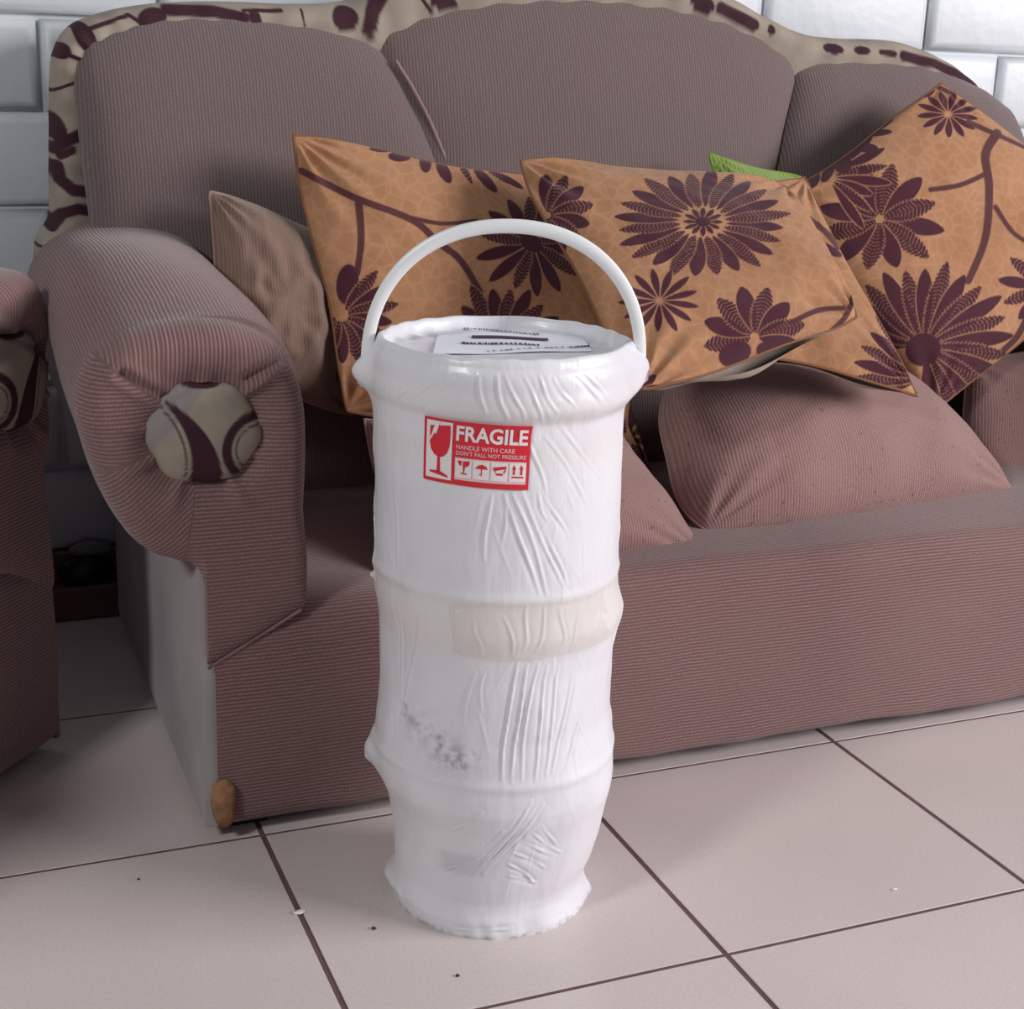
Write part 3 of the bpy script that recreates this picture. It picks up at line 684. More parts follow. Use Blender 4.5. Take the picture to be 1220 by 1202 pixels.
# knitted cushions on the seat
cushion('cushion', [(1150, 430), (1420, 385), (1410, 590), (1136, 612)], [0.37, 0.42, 0.28, 0.27], 0.075, 80, M['knit'],
        'plain mauve knitted cushion cut off by the right edge of the picture', G2, 0.04, 6, wr=0.003)
cushion('cushion', [(432, 500), (740, 520), (850, 668), (456, 690)], [0.25, 0.25, 0.075, 0.060], 0.078, 90, M['knit'],
        'plain mauve knitted cushion mostly hidden behind the wrapped bucket stack', G2, 0.07, 7, wr=0.003)
def droop(U, V): return 0.012*np.sin(U*13+V*2)*np.exp(-((V-0.75)/0.35)**2)*(U > -0.6)*0.25
cushion('cushion', [(788, 466), (1050, 440), (1212, 584), (836, 638)], [0.34, 0.38, 0.16, 0.10], 0.118, 120, M['knit'],
        'large plain mauve knitted cushion on the seat right of the bucket', G2, 0.05, 8, wr=0.0035, ribs='u', extra=droop, bows=(0.03, -0.10, -0.09, 0.02), rnd=0.03)

# flower cushion far right (standing on its corner)
itD = flower(1127, 137, 4, 36, 13, 4.2, 1, 0.82, 8, 360, 'p', 0.05, 1)
itD += flower(1046, 262, 5, 70, 12, 11, 1, 0.92, 12, 360, 'pq', 0.08, 2)
itD += flower(1098, 412, 10, 98, 19, 9.5, 1.0, 1.0, -175, 255, 'pq', 0.07, 3)+[('e', 1098, 416, 20, 20, 0)]
itD += flower(1078, 470, 2, 60, 7, 8, 1, 1, 20, 140, 'pq', 0.05, 9)
itD += flower(1238, 345, 8, 54, 12, 7, 1, 1, 10, 360, 'pq', 0.08, 4)
itD += [('s', [(1150, 146), (1183, 160), (1230, 180)], 3.5, 2.5), ('s', [(1183, 158), (1168, 185), (1171, 225), (1166, 285), (1147, 336)], 5.5, 4), ('s', [(1104, 228), (1138, 222), (1168, 208)], 3, 3),
        ('s', [(1178, 248), (1200, 280), (1235, 300)], 3, 2.5), ('s', [(1222, 365), (1206, 402), (1190, 420)], 4, 4)]
itD += [('e', 1103, 108, 12, 8, -30), ('s', [(1118, 104), (1134, 112)], 3, 3), ('s', [(1075, 130), (1095, 118)], 2, 2)]
itD += flower(985, 212, 10, 66, 9, 5.5, 1, 1, -75, 130, 'pqp', 0.15, 5)+[('e', 1003, 198, 11, 10, 0), ('e', 985, 208, 6, 12, 30), ('e', 966, 216, 9, 12, 40), ('e', 1030, 178, 14, 6, 5), ('e', 1045, 160, 16, 4, -5), ('e', 1050, 150, 14, 4, -30)]
cushion('cushion', [(922, 238), (1120, 98), (1385, 282), (1112, 494)], [0.44, 0.48, 0.42, 0.27], 0.055, 300, M['velvet'],
        'tan cushion with maroon flowers standing on its corner at the far right', G1, 0.035, 11, itD, wr=0.003)
# flower cushion between, mostly under the next one
itC = [('e', 884, 222, 10, 5, 20), ('e', 900, 226, 5, 9, 10), ('e', 914, 224, 9, 4, -20), ('e', 912, 236, 14, 4, 15), ('s', [(870, 214), (885, 222)], 2, 2)]
itC += flower(1105, 452, 8, 92, 9, 7, 1, 1, 168, 100, 'pq', 0.06, 6)
itC += [('s', [(962, 262), (985, 280), (1008, 300)], 4, 3), ('e', 985, 300, 22, 6, 25), ('s', [(975, 270), (1000, 300)], 3, 2)]
cushion('cushion', [(745, 228), (958, 212), (1094, 472), (870, 415)], [0.40, 0.39, 0.105, 0.14], 0.034, 260, M['velvet'],
        'tan flower cushion squeezed under the one with the large round flower', G1, 0.03, 12, itC, wr=0.004, backmat=M['backing'], lip=0.016)
# flower cushion left
itA = [('s', [(358, 203), (420, 236), (485, 262), (515, 288), (541, 309), (563, 345)], 4.0, 4.0), ('s', [(425, 240), (428, 285), (424, 325)], 4.5, 3.5), ('s', [(485, 260), (520, 266), (560, 262)], 2.8, 2)]
itA += flower(628, 288, 8, 66, 14, 7.5, 1, 0.95, 10, 360, 'pqp', 0.14, 21)+[('e', 626, 288, 15, 10, 30)]
itA += flower(588, 408, 12, 72, 10, 8.5, 1, 1, -172, 165, 'pq', 0.10, 22)
itA += [('e', 447, 178, 12, 3.5, 5), ('e', 470, 186, 13, 7, 0), ('e', 500, 194, 7, 12, -5), ('e', 522, 204, 7, 16, -28), ('q', 535, 180, 62, 2, 44, 4, 1, 1), ('e', 572, 214, 6, 20, -42), ('q', 560, 185, 40, 5, 52, 4, 1, 1), ('e', 600, 214, 22, 4, 28)]
itA += [('e', 413, 338, 13, 24, 5)]+flower(406, 374, 8, 62, 11, 7.5, 1, 1, -52, 200, 'qp', 0.08, 23)
itA += flower(745, 520, 8, 60, 8, 8, 1, 1, -160, 300, 'pq', 0.1, 24)+[('s', [(740, 545), (765, 540), (772, 500)], 3, 3)]
cushion('cushion', [(343, 156), (662, 214), (782, 572), (412, 492)], [0.42, 0.44, 0.30, 0.30], 0.055, 320, M['velvet'],
        'tan cushion with maroon flowers and branches directly behind the bucket handle', G1, 0.03, 13, itA, wr=0.006, rnd=0.02)
# flower cushion with the large round flower, on top
itB = flower(834, 270, 27, 102, 24, 9.5, 1.0, 0.66, 5, 360, 'pq', 0.06, 31)+flower(834, 270, 3, 24, 12, 3.4, 1.0, 0.72, 0, 360, 'p', 0.05, 32)+[('e', 834, 270, 9, 6, 0)]
itB += flower(785, 364, 4, 44, 13, 4.4, 1.0, 0.84, 10, 360, 'p', 0.08, 33)
itB += flower(893, 404, 5, 60, 8, 11, 1.0, 0.95, -192, 206, 'qp', 0.05, 34)+[('e', 870, 424, 20, 14, -25), ('e', 914, 424, 20, 13, 25)]
itB += [('s', [(938, 386), (970, 372), (1004, 368)], 3, 3), ('s', [(1016, 330), (1018, 350), (1002, 382), (960, 420)], 4.2, 3)]
itB += flower(655, 262, 4, 52, 8, 9, 1, 1, -95, 190, 'pq', 0.06, 35)
itB += flower(755, 470, 3, 32, 7, 5, 1, 1, -120, 160, 'p', 0.06, 36)
cushion('cushion', [(606, 184), (940, 218), (1030, 380), (762, 478)], [0.34, 0.34, 0.095, 0.03], 0.050, 320, M['velvet'],
        'tan cushion with one large round maroon flower on top, right of the bucket handle', G1, 0.025, 14, itB, wr=0.006, rnd=0.06, backmat=M['backing'], lip=0.030)

# ---------------------------------------------------------------- wrapped bucket stack
AX = np.array([0.215, -0.193, 0.0])
VR = np.array([math.cos(YAW), -math.sin(YAW), 0.0]); VF = np.array([math.sin(YAW), math.cos(YAW), 0.0])
def axp(px, py):
    d = FW+RT*(px-W/2)/F_PX-UP*(py-H/2)/F_PX
    t = np.dot(AX-CAM, VF)/np.dot(d, VF); q = CAM+d*t
    return np.dot(q-AX, VR), q[2]
SIL = [  # y, left, right of the outline in the photograph
    (409, 451, 750), (416, 448, 755), (426, 446, 757), (438, 445, 757), (446, 443, 758), (456, 443, 758), (466, 444, 752), (474, 445, 746), (480, 446, 744), (500, 446, 743), (540, 447, 741), (580, 448, 740), (620, 447, 738),
    (660, 446, 736), (676, 447, 735), (690, 447, 736), (702, 448, 739), (712, 450, 742), (722, 451, 740), (735, 452, 735), (760, 453, 730), (800, 454, 728), (830, 452, 727),
    (845, 450, 729), (858, 449, 730), (870, 449, 731), (890, 449, 731), (908, 452, 731), (922, 458, 729), (935, 463, 725), (950, 466, 721), (975, 470, 715), (1000, 471, 706),
    (1018, 471, 697), (1028, 468, 694), (1036, 465, 695), (1050, 469, 699), (1062, 472, 698)]
zz = []; mm = []; rr = []
for y, l, r in SIL:
    sl, z1 = axp(l, y); sr, z2 = axp(r, y); zz.append((z1+z2)/2); mm.append((sl+sr)/2); rr.append((sr-sl)/2)
zz, mm, rr = np.array(zz), np.array(mm), np.array(rr)
ZTOP = float(zz[0])
o_ = np.argsort(zz); zz, mm, rr = zz[o_], mm[o_], rr[o_]
NA, NZ = 540, 420
za = np.linspace(0.0, ZTOP, NZ)
rz = np.interp(za, zz, rr); mz = np.interp(za, zz, mm)
rz = np.where(za < zz[0], rr[0]-0.004*(1-za/zz[0]), rz)
k5 = np.ones(5)/5
rz = np.convolve(np.pad(rz, 2, 'edge'), k5, 'valid'); mz = np.convolve(np.pad(mz, 2, 'edge'), k5, 'valid')
def surf_pt(th, z, lift=0.0):
    r = np.interp(z, za, rz)+lift; mx = np.interp(z, za, mz)
    th = np.asarray(th); z = np.asarray(z)
    return AX+VR*(mx+r*np.sin(th))[..., None]-VF*(r*np.cos(th))[..., None]+np.array([0, 0, 1.0])*z[..., None]
def th_z(px, py):
    """angle and height on the wrapped surface under a point of the photograph"""
    z = 0.3; th = 0.0
    for _ in range(12):
        s, _z = axp(px, py)
        r = float(np.interp(z, za, rz)); mx = float(np.interp(z, za, mz))
        # nearer plane by r cos th
        d = FW+RT*(px-W/2)/F_PX-UP*(py-H/2)/F_PX
        t = (np.dot(AX-CAM, VF)-r*math.cos(th))/np.dot(d, VF); q = CAM+d*t
        th = math.asin(max(-0.999, min(0.999, (np.dot(q-AX, VR)-mx)/r))); z = float(q[2])
    return th, z
TH, ZA = np.meshgrid(np.linspace(-math.pi, math.pi, NA, endpoint=False), za, indexing='ij')
disp = np.zeros_like(TH)
# soft unevenness and fine crumple
stk_c = th_z(568, 537)
quiet = 1-np.exp(-(((TH-stk_c[0])/0.55)**4)-(((ZA-stk_c[1])/0.045)**4))
disp += 0.0008*snoise(TH*3, ZA*22, 61, 1.2)*quiet+0.0004*snoise(TH*9, ZA*40, 62, 1.3)*quiet
creases = [  # from, to in the photograph, height mm, half width mm
    ((572, 445), (576, 495), 1.6, 1.4), ((590, 446), (604, 500), 1.8, 1.5), ((604, 446), (622, 500), 1.4, 1.2), ((620, 447), (650, 506), 1.4, 1.2), ((640, 447), (664, 492), 1.4, 1.2),
    ((660, 450), (684, 486), 1.2, 1.2), ((676, 440), (722, 484), 1.6, 1.6), ((692, 436), (722, 474), 1.4, 1.4), ((500, 446), (470, 480), 1.4, 1.3), ((520, 448), (486, 486), 1.4, 1.3), ((540, 452), (500, 488), 1.2, 1.3),
    ((470, 430), (460, 468), 1.2, 1.3), ((484, 440), (462, 476), 1.0, 1.2),
    ((583, 590), (578, 668), 1.6, 1.4), ((600, 588), (600, 650), 1.0, 1.2), ((604, 590), (640, 708), 1.8, 1.6), ((612, 588), (652, 708), 1.6, 1.5), ((622, 586), (672, 704), 1.4, 1.4), ((640, 588), (652, 620), 1.2, 1.2), ((648, 586), (676, 640), 1.2, 1.2), ((655, 640), (675, 700), 1.4, 1.4),
    ((630, 520), (650, 590), 1.2, 1.4), ((650, 520), (700, 600), 1.0, 1.6), ((665, 505), (720, 575), 1.0, 1.6),
    ((564, 800), (554, 862), 1.4, 1.2), ((578, 800), (572, 850), 1.0, 1.0), ((614, 790), (600, 930), 2.0, 1.5), ((626, 792), (612, 932), 1.8, 1.4), ((640, 790), (622, 930), 1.6, 1.4), ((655, 792), (636, 930), 1.6, 1.3), ((668, 792), (650, 925), 1.4, 1.3), ((682, 800), (660, 920), 1.4, 1.3), ((704, 820), (672, 915), 1.4, 1.6),
    ((500, 720), (478, 860), 1.0, 1.8), ((474, 720), (478, 830), 1.0, 1.4), ((468, 580), (474, 680), 1.0, 1.8),
    ((600, 990), (556, 1028), 2.2, 1.5), ((632, 955), (566, 1044), 2.4, 1.6), ((645, 958), (578, 1042), 2.0, 1.5), ((575, 968), (535, 992), 1.8, 1.3), ((560, 1028), (520, 1038), 2.0, 1.3), ((606, 1030), (636, 1050), 2.2, 1.3), ((606, 1044), (640, 1052), 1.6, 1.3), ((612, 1016), (650, 1034), 1.6, 1.4), ((620, 1004), (664, 1020), 1.4, 1.4), ((634, 994), (668, 1016), 1.4, 1.2), ((648, 984), (662, 1010), 1.2, 1.2),
    ((630, 722), (622, 775), 1.4, 1.6), ((650, 722), (640, 776), 1.2, 1.4), ((668, 722), (670, 770), 1.2, 1.6), ((690, 722), (680, 775), 1.2, 1.6), ((566, 740), (572, 780), 1.0, 1.2), ((600, 735), (612, 780), 1.2, 1.4),
    ((540, 1106), (610, 1106), 2.0, 1.4), ((470, 1050), (500, 1090), 2.2, 1.8)]
for (a, b, hgt, hw) in creases:
    t0, z0 = th_z(*a); t1, z1 = th_z(*b); R = 0.125
    L2 = ((t1-t0)*R)**2+(z1-z0)**2
    s = np.clip(((TH-t0)*R*(t1-t0)*R+(ZA-z0)*(z1-z0))/L2, 0, 1)
    bend = 0.0022*np.sin(s*math.pi*1.3+a[0])
    d = np.hypot((TH-t0)*R-s*(t1-t0)*R+bend, ZA-z0-s*(z1-z0))
    fade = np.sin(np.clip(s, 0.03, 0.97)*math.pi)**0.5
    disp += 0.001*hgt*fade*(np.exp(-(d/(0.001*hw))**2)-0.45*np.exp(-((d-0.0026)/(0.0016*hw))**2))
# random fine vertical pulls on the unseen sides too
rs = np.random.RandomState(5)
for k in range(46):
    t0 = rs.uniform(1.2, 5.0); z0 = rs.uniform(0.05, 0.5); ln = rs.uniform(0.03, 0.11); sl = rs.uniform(-0.3, 0.3)
    tt = np.where(TH < 0, TH+2*math.pi, TH)
    s = np.clip((ZA-z0)/ln, 0, 1); d = np.hypot((tt-t0-sl*s)*0.125, ZA-z0-s*ln)
    disp += 0.0012*np.sin(np.clip(s, 0.03, 0.97)*math.pi)*np.exp(-(d/0.0015)**2)
for k in range(70):
    t0 = rs.uniform(-1.5, 1.5); z0 = rs.uniform(0.04, 0.56); ln = rs.uniform(0.02, 0.08); sl = rs.uniform(-0.35, 0.35)
    s = np.clip((ZA-z0)/ln, 0, 1); d = np.hypot((TH-t0-sl*s)*0.125, ZA-z0-s*ln)
    disp += quiet*rs.uniform(0.3, 0.7)*0.001*np.sin(np.clip(s, 0.03, 0.97)*math.pi)*np.exp(-(d/0.0012)**2)
# film bands standing proud at the rims
for zc, h in ((float(th_z(590, 505)[1]), -0.0012), (float(th_z(590, 716)[1]), 0.0016), (float(th_z(590, 940)[1]), 0.0016)):
    disp += h*np.exp(-((ZA-zc+0.002*np.sin(TH*2))/0.006)**2)
def lump(px, py, a, sx_, sz_, side):
    s, z = axp(px, py); t = math.pi/2*side
    return a*np.exp(-((TH-t)/sx_)**2-((ZA-z)/sz_)**2)
disp += lump(436, 440, 0.020, 0.16, 0.020, -1)+lump(768, 436, 0.015, 0.16, 0.022, 1)
disp += lump(440, 890, 0.012, 0.22, 0.018, -1)+lump(438, 902, 0.004, 0.08, 0.008, -1)+lump(441, 684, 0.006, 0.05, 0.004, -1)+lump(463, 1035, 0.007, 0.3, 0.006, -1)+lump(702, 1058, 0.006, 0.12, 0.006, 1)
disp += 0.0004*np.sin(TH*23+np.sin(TH*5)*2)*np.exp(-((ZA-0.01)/0.012)**2)
Rr = rz[None, :]+disp
V = AX+VR*(mz[None, :]+Rr*np.sin(TH))[..., None]-VF*(Rr*np.cos(TH))[..., None]+np.array([0, 0, 1.0])*ZA[..., None]
# lid: over the rim, down inside it and across, wrinkled
rtop = float(rz[-1]); mtop = float(mz[-1])
lid = []
for k, (rf, dz) in enumerate([(0.995, 0.003), (0.982, 0.0065), (0.965, 0.0078), (0.948, 0.0065), (0.935, 0.002), (0.925, -0.003), (0.90, -0.0055)]+[(f, -0.0065) for f in np.linspace(0.86, 0.0, 26)]):
    th1 = TH[:, 0]
    w = 0.0016*np.sin(th1*17+np.sin(th1*3)*3)*math.exp(-((rf-0.86)/0.10)**2)+0.0003*snoise(np.sin(th1)*rf*6, np.cos(th1)*rf*6, 77, 1.2)*(1 if rf < 0.9 else 0)*(0 if rf == 0 else 1)
    edge = disp[:, -1]*max(0, (rf-0.9)/0.1)
    q = AX+VR*(mtop+(rtop*rf+edge)*np.sin(th1))[:, None]-VF*((rtop*rf+edge)*np.cos(th1))[:, None]+np.array([0, 0, 1.0])*(ZTOP+dz+w)[:, None]
    lid.append(q)
V = np.concatenate([V, np.array(lid).transpose(1, 0, 2)], 1)
nm = V.shape[1]
THf = np.repeat(TH[:, :1], nm, 1); ZF = np.concatenate([ZA, np.full((NA, nm-NZ), ZTOP)], 1)
dirt_shade = np.zeros((NA, nm)); sq = np.zeros((NA, nm)); yel = np.zeros((NA, nm))
for (px, py, sa, sz2, g) in ((490, 858, 0.16, 0.006, 0.7), (524, 885, 0.05, 0.014, 1.0), (540, 902, 0.18, 0.016, 0.8), (550, 912, 0.05, 0.006, 0.9), (505, 870, 0.3, 0.02, 0.35), (484, 842, 0.06, 0.004, 0.8)):
    t, z = th_z(px, py); dirt_shade = np.maximum(dirt_shade, g*np.exp(-((THf-t)/sa)**2-((ZF-z)/sz2)**2))
dirt_shade = np.maximum(dirt_shade, 0.7*np.exp(-((ZF-0.001)/0.004)**2))  # shade along the bottom edge, painted into the film colour beside the smudges
t, z = th_z(550, 1030); sq = np.exp(-((THf-t)/0.23)**6-((ZF-z)/0.014)**6)
for py, h in ((752, 0.030), (490, 0.018), (545, 0.016)):
    t, z = th_z(590, py); yel = np.maximum(yel, np.exp(-((ZF-z)/h)**4)*(0.8 if py == 752 else 0.35))
stack = empty('wrapped_bucket_stack', tuple(AX))
tag(stack, 'bucket stack wrapped in white plastic film with red fragile sticker, on the floor', 'buckets')
def rel(V): return np.asarray(V)-AX
mesh_obj('plastic_wrap', rel(V).reshape(-1, 3), grid_faces(NA, nm, True), M['film'], stack, attr=np.stack([dirt_shade, sq, yel], -1).reshape(-1, 3))
# lower rim of film caught under the base
# handle: flat white bail
hp = []
sL, zL = axp(437, 436); sR, zR = axp(762, 432); sT, zT = axp(597, 269)
for t in np.linspace(0, 1, 60):
    a = math.pi*(1-t)
    s = (sL+sR)/2+(sR-sL)/2*math.copysign(abs(math.cos(a))**0.93, math.cos(a)); z = (zL+(zR-zL)*t)+(zT-(zL+zR)/2)*math.sin(a)**0.90
    hp.append(VR*s+VF*0.0+np.array([0, 0, z]))
hp = np.array(hp)
tgv = np.gradient(hp, axis=0); tgv /= np.linalg.norm(tgv, axis=1)[:, None]
rad = np.cross(tgv, VF)
hv_ = []
sec = [(-1, -0.6), (-0.75, -1), (0.75, -1), (1, -0.6), (1, 0.6), (0.75, 1), (-0.75, 1), (-1, 0.6)]
for i in range(60):
    wdt = 0.0059+0.0010*math.sin(math.pi*i/59); thk = 0.0045
    for a, b in sec: hv_.append(hp[i]+rad[i]*a*wdt+VF*b*thk)
f = [list(map(int, q)) for q in grid_faces(60, 8, False, True)]+[list(range(8))[::-1], [59*8+i for i in range(8)]]
mesh_obj('handle', hv_, f, M['handle'], stack)
for s_, z_ in ((sL, zL), (sR, zR)):
    pts = [VR*(s_+dx)+np.array([0, 0, z_-0.010]) for dx in np.linspace(-0.009, 0.009, 5)]
    tube('handle_mount', pts, [0.008, 0.012, 0.013, 0.012, 0.008], M['handle'], stack, 16)
# clear tape round the second joint
zt0 = th_z(590, 716)[1]; zt1 = th_z(590, 786)[1]
tt = np.linspace(-0.35, 1.05, 60); tz_ = np.linspace(zt1, zt0-0.003, 12)
A, Bz = np.meshgrid(tt, tz_, indexing='ij')
dd = 0.0012+0.0013*snoise(A*10, Bz*110, 91, 1.2)
mesh_obj('packing_tape', rel(surf_pt(A, Bz, dd)).reshape(-1, 3), grid_faces(60, 12), M['tape'], stack)

# ---- sticker
sc_c = ((507+630)/2, 536)
tA = th_z(506, 535); tB = th_z(631, 542)
thc, zc = (tA[0]+tB[0])/2, (tA[1]+tB[1])/2
SWD, SHT = (tB[0]-tA[0])*0.1262, abs(th_z(568, 501)[1]-th_z(568, 577)[1])
ROT = math.radians(-2.0)
def on_sticker(x, y, lift):
    """x 0..1 right, y 0..1 up on the sticker"""
    x = np.asarray(x, float); y = np.asarray(y, float)
    u = (x-0.5)*SWD; v = (y-0.5)*SHT
    u2 = u*math.cos(ROT)-v*math.sin(ROT); v2 = u*math.sin(ROT)+v*math.cos(ROT)
    return rel(surf_pt(thc+u2/0.1262, zc+v2, lift))
def flat(name, poly, mat, parent, lift, sub=None):
    """polygon (convex) in sticker units cut finely enough to follow the curve"""
    poly = np.array(poly, float); c = poly.mean(0); n = len(poly)
    E = []
    for i in range(n):
        a, b = poly[i], poly[(i+1) % n]
        for t in np.linspace(0, 1, 8, endpoint=False): E.append(a+(b-a)*t)
    E = np.array(E); rings = [c+(E-c)*t for t in np.linspace(0.0, 1, 7)]
    G = np.array(rings)
    return mesh_obj(name, on_sticker(G[..., 0], G[..., 1], lift).reshape(-1, 3), grid_faces(7, len(E), False, True, flip=True), mat, parent)
def rect(x0, y0, x1, y1): return [(x0, y0), (x1, y0), (x1, y1), (x0, y1)]
GX, GY = np.meshgrid(np.linspace(0, 1, 40), np.linspace(0, 1, 16), indexing='ij')
sticker = mesh_obj('fragile_sticker', on_sticker(GX, GY, 0.0014).reshape(-1, 3), grid_faces(40, 16), M['red'], stack)
sticker['label'] = 'red and white fragile sticker'
L1, L2_, L3 = 0.00175, 0.0021, 0.0024
flat('glass_panel', rect(0.030, 0.055, 0.290, 0.955), M['sticker_white'], sticker, L1)
def text(name, body, x0, x1, y0, y1, mat, parent, lift, bold=0.0, place=None):
    cu = bpy.data.curves.new(name, 'FONT'); cu.body = body; cu.offset = bold; cu.resolution_u = 3
    to = bpy.data.objects.new(name, cu); col.objects.link(to)
    bpy.context.view_layer.update()
    dg = bpy.context.evaluated_depsgraph_get(); me = bpy.data.meshes.new_from_object(to.evaluated_get(dg))
    bpy.data.objects.remove(to); bpy.data.curves.remove(cu)
    co = np.empty(len(me.vertices)*3); me.vertices.foreach_get('co', co); co = co.reshape(-1, 3)
    mn, mx_ = co.min(0), co.max(0)
    x = x0+(co[:, 0]-mn[0])/(mx_[0]-mn[0])*(x1-x0); y = y0+(co[:, 1]-mn[1])/(mx_[1]-mn[1])*(y1-y0)
    P_ = (place or on_sticker)(x, y, lift)
    me.vertices.foreach_set('co', P_.ravel()); me.update()
    me.materials.clear(); me.materials.append(mat)
    o = bpy.data.objects.new(name, me); col.objects.link(o); o.parent = parent; return o
text('lettering', 'FRAGILE', 0.325, 0.972, 0.690, 0.935, M['sticker_white'], sticker, L1, 0.028)
text('lettering', 'HANDLE WITH CARE', 0.330, 0.860, 0.565, 0.635, M['sticker_pink'], sticker, L1, 0.01)
text('lettering', "DON'T FALL NOT PRESSURE", 0.330, 0.965, 0.475, 0.540, M['sticker_pink'], sticker, L1, 0.01)
flat('icon_panel', rect(0.322, 0.085, 0.972, 0.435), M['sticker_pink'], sticker, L1)
# large broken glass
def gl(x, y): return (0.030+0.26*x, 0.055+0.90*y)
bowl = [gl(0.14, 0.90), gl(0.14, 0.62), gl(0.20, 0.50), gl(0.34, 0.41), gl(0.50, 0.375), gl(0.66, 0.39), gl(0.82, 0.46), gl(0.91, 0.58), gl(0.93, 0.75), gl(0.92, 0.95)]
flat('glass_bowl', bowl, M['red'], sticker, L2_)
flat('glass_stem', [gl(0.44, 0.10), gl(0.58, 0.10), gl(0.56, 0.42), gl(0.46, 0.42)], M['red'], sticker, L2_)
flat('glass_foot', [gl(0.16, 0.095), gl(0.88, 0.040), gl(0.86, 0.075), gl(0.62, 0.13), gl(0.42, 0.14), gl(0.16, 0.125)], M['red'], sticker, L2_)
flat('glass_crack', [gl(0.10, 0.62), gl(0.18, 0.66), gl(0.34, 0.80), gl(0.28, 0.84)], M['sticker_white'], sticker, L3)
flat('glass_crack', [gl(0.26, 0.83), gl(0.38, 0.76), gl(0.54, 1.0), gl(0.40, 1.0)], M['sticker_white'], sticker, L3)
# four small signs
for k in range(4):
    x0 = 0.330+k*0.163
    flat('icon_tile', rect(x0, 0.125, x0+0.150, 0.415), M['sticker_white'], sticker, L2_)
    def ic(x, y, x0=x0): return (x0+0.150*x, 0.165+0.235*y)
    S = []
    if k == 0: S = [[ic(.12, .95), ic(.40, .98), ic(.36, .62), ic(.22, .68)], [ic(.48, .95), ic(.88, 1.0), ic(.86, .72), ic(.62, .55), ic(.44, .66)], [ic(.46, .62), ic(.60, .62), ic(.55, .15), ic(.49, .15)], [ic(.30, .10), ic(.74, .06), ic(.70, .16), ic(.34, .18)]]
    if k == 1: S = [[ic(.12, .55), ic(.90, .55), ic(.78, .75), ic(.55, .86), ic(.32, .78)], [ic(.48, .55), ic(.55, .55), ic(.54, .12), ic(.48, .12)], [ic(.36, .18), ic(.52, .08), ic(.52, .14), ic(.40, .22)]]
    if k == 2: S = [[ic(.08, .72), ic(.92, .86), ic(.84, .66), ic(.24, .52)], [ic(.08, .72), ic(.26, .50), ic(.34, .28), ic(.22, .44)], [ic(.92, .80), ic(.84, .44), ic(.70, .30), ic(.80, .60)], [ic(.28, .22), ic(.72, .22), ic(.66, .36), ic(.34, .36)]]
    if k == 3: S = [[ic(.22, .30), ic(.34, .30), ic(.34, .72), ic(.22, .72)], [ic(.16, .68), ic(.40, .68), ic(.28, .98)], [ic(.66, .30), ic(.78, .30), ic(.78, .72), ic(.66, .72)], [ic(.60, .68), ic(.84, .68), ic(.72, .98)], [ic(.14, .10), ic(.86, .10), ic(.86, .20), ic(.14, .20)]]
    for q in S: flat('icon_mark', q, M['red'], sticker, L3)
# ---- paper sheet under the film on the lid, printed side up, upside down to the viewer
zl = ZTOP-0.0062
def on_lid(x, y, lift):
    """x to the viewer's right, y away from the viewer, metres from the lid centre"""
    x = np.asarray(x, float); y = np.asarray(y, float)
    return rel(AX+VR*(mtop+x)[..., None]+VF*y[..., None]+np.array([0, 0, 1.0])*(zl+lift+0.0006*np.sin(x*60+y*30))[..., None])
def lid_px(px, py):
    q = atz(px, py, zl)-AX; return float(np.dot(q, VR)-mtop), float(np.dot(q, VF))
c4 = [lid_px(*q) for q in ((522, 395), (690, 398), (706, 419), (516, 424))]
gx, gy = np.meshgrid(np.linspace(0, 1, 30), np.linspace(0, 1, 30), indexing='ij')
c4 = np.array(c4)
PXY = c4[0]*((1-gx)*(1-gy))[..., None]+c4[1]*(gx*(1-gy))[..., None]+c4[2]*(gx*gy)[..., None]+c4[3]*((1-gx)*gy)[..., None]
sheet = mesh_obj('paper_label', on_lid(PXY[..., 0], PXY[..., 1], 0.0012).reshape(-1, 3), grid_faces(30, 30, flip=True), M['paper'], stack)
sheet['label'] = 'white printed paper sheet on the lid'
def mark(name, pts, mat, lift=0.002):
    q = np.array([lid_px(*p) for p in pts]); n = 12
    g, h = np.meshgrid(np.linspace(0, 1, n), np.linspace(0, 1, 3), indexing='ij')
    Q = q[0]*((1-g)*(1-h))[..., None]+q[1]*(g*(1-h))[..., None]+q[2]*(g*h)[..., None]+q[3]*((1-g)*h)[..., None]
    return Q, lift
Q, lf = mark('', [(562, 401.5), (653, 404.5), (653, 407.8), (562, 404.6)], None)
mesh_obj('printed_bar', on_lid(Q[..., 0], Q[..., 1], lf).reshape(-1, 3), grid_faces(12, 3, flip=True), M['ink'], sheet)
def row(x0, x1, y0, y1, h, mat, seed, gap):
    rs = random.Random(seed); vv = []; ff = []; x = x0
    while x < x1:
        w = rs.uniform(1.6, 4.2); t = (x-x0)/(x1-x0); y = y0+(y1-y0)*t; hh = h*rs.uniform(0.6, 1.0)
        q = [lid_px(*p) for p in ((x, y-hh/2), (x+w, y-hh/2+rs.uniform(-.4, .4)), (x+w, y+hh/2), (x, y+hh/2))]
        b = len(vv); vv += [tuple(on_lid(a, c, 0.0022)) for a, c in q]; ff.append([b, b+3, b+2, b+1]); x += w+rs.uniform(0.6, gap)
    o = mesh_obj('print_row', vv, ff, mat, sheet, smooth=False); o['kind'] = 'stuff'
row(553, 640, 394.0, 399.5, 2.6, M['ink_faint'], 1, 2.4); row(550, 642, 410.2, 413.5, 2.4, M['ink'], 2, 2.6)
row(580, 690, 420.0, 414.5, 1.8, M['ink_faint'], 3, 7.0); row(686, 700, 414.5, 414.0, 2.2, M['ink'], 4, 1.0)

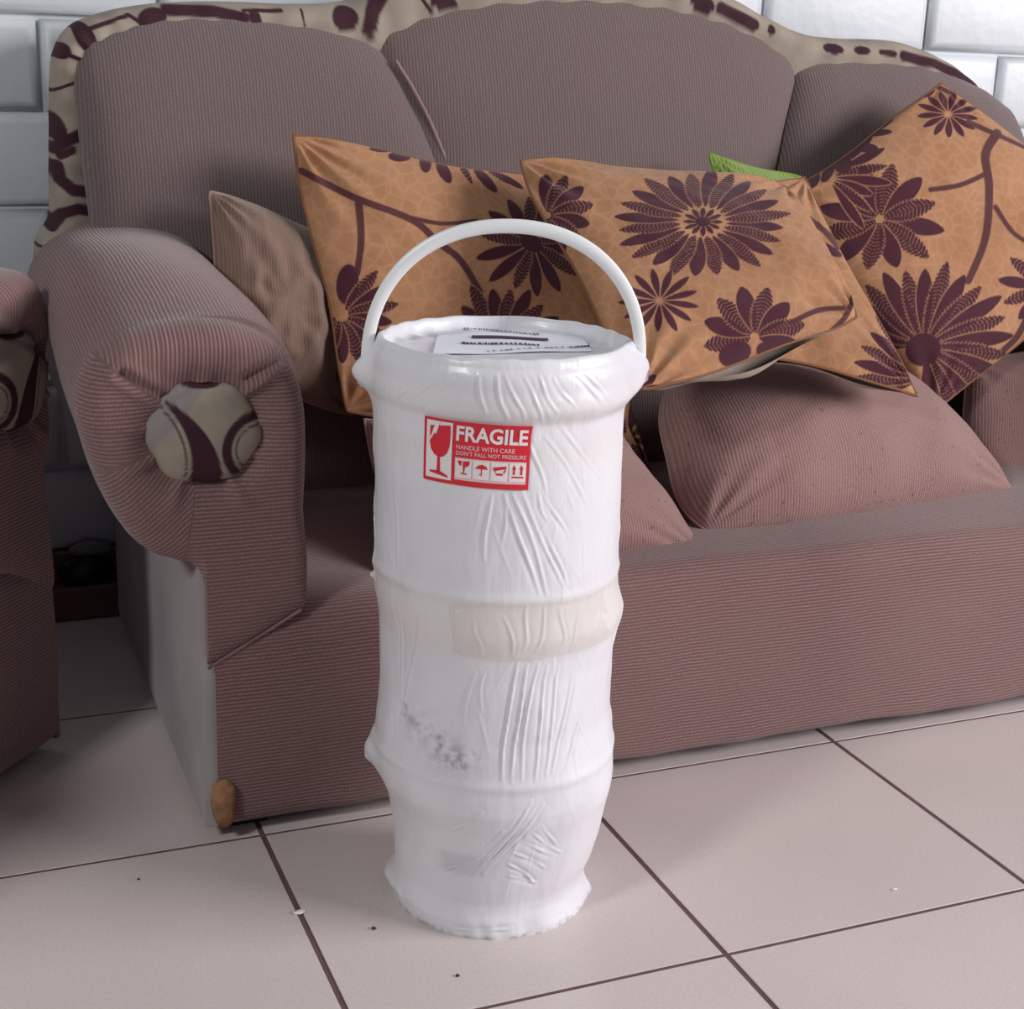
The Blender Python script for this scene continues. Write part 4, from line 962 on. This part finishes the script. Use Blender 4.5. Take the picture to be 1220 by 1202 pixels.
# ---------------------------------------------------------------- small things
def pebble(name, c, r, mat, label, cat, group, seed, sq=(1, 1, 0.5)):
    rs = random.Random(seed); vv = []; n1, n2 = 5, 8
    for i in range(1, n1):
        for j in range(n2):
            a = math.pi*i/n1; b = 2*math.pi*j/n2; k = r*rs.uniform(0.75, 1.15)
            vv.append((k*math.sin(a)*math.cos(b)*sq[0], k*math.sin(a)*math.sin(b)*sq[1], r*sq[2]+k*math.cos(a)*sq[2]))
    ff = [[i*n2+j, i*n2+(j+1) % n2, (i+1)*n2+(j+1) % n2, (i+1)*n2+j][::-1] for i in range(n1-2) for j in range(n2)]
    ff += [[j for j in range(n2)], [(n1-2)*n2+j for j in range(n2)][::-1]]
    o = mesh_obj(name, vv, ff, mat, smooth=False, loc=c); tag(o, label, cat, group); return o
p = atz(357, 1088, 0); pebble('paint_chip', (p[0], p[1], 0.0), 0.0055, M['chip'], 'white flake lying across the dark floor joint left of the bucket', 'debris', None, 1, (1.4, 0.7, 0.3))
for (q, r_, lb) in (((545, 1163), 0.0022, 'dark crumb on the tile in front of the bucket'), ((445, 1107), 0.0026, 'dark crumb on the tile just left of the bucket base'), ((165, 1048), 0.0018, 'tiny dark crumb on the tile near the left floor joint')):
    p = atz(*q, 0); pebble('crumb', (p[0], p[1], 0), r_, M['crumb'], lb, 'crumb', 'crumbs on the floor', q[0])
p = atz(1066, 1060, 0); pebble('paint_fleck', (p[0], p[1], 0), 0.0032, M['chip'], 'small white fleck on the tile at lower right', 'debris', None, 9, (1.2, 0.6, 0.3))
# black bag on the skirting ledge in the gap between armchair and sofa
def bag(name, c, sx_, sy_, sz_, mat, label, seed):
    n1, n2 = 26, 40; a = np.linspace(0, math.pi, n1)[:, None]; b = np.linspace(0, 2*math.pi, n2, endpoint=False)[None, :]
    x = np.sin(a)*np.cos(b); y = np.sin(a)*np.sin(b); z = np.cos(a)+0*b
    k = 1+0.12*snoise(x*2+z, y*2-z, seed, 1.4)+0.05*snoise(x*5+z*3, y*5-z*4, seed+1, 1.6)
    V_ = np.stack([x*k*sx_, y*k*sy_, np.maximum(z*k*sz_, -sz_*0.8)], -1)
    o = mesh_obj(name, V_.reshape(-1, 3), grid_faces(n1, n2, False, True, flip=True), mat, loc=c); tag(o, label, 'bag'); return o
bg = bag('plastic_bag', (-0.112, 0.792, 0.078), 0.044, 0.013, 0.026, M['black_bag'], 'crumpled black plastic bag lying on the skirting ledge left of the sofa', 3)
fo = bag('pale_fold', (0.012, 0.004, 0.036), 0.034, 0.008, 0.013, M['grey_bag'], None, 8); fo.parent = bg
for k in ('category', 'label'):
    if k in fo: del fo[k]
fo['label'] = 'pale crumpled plastic fold'
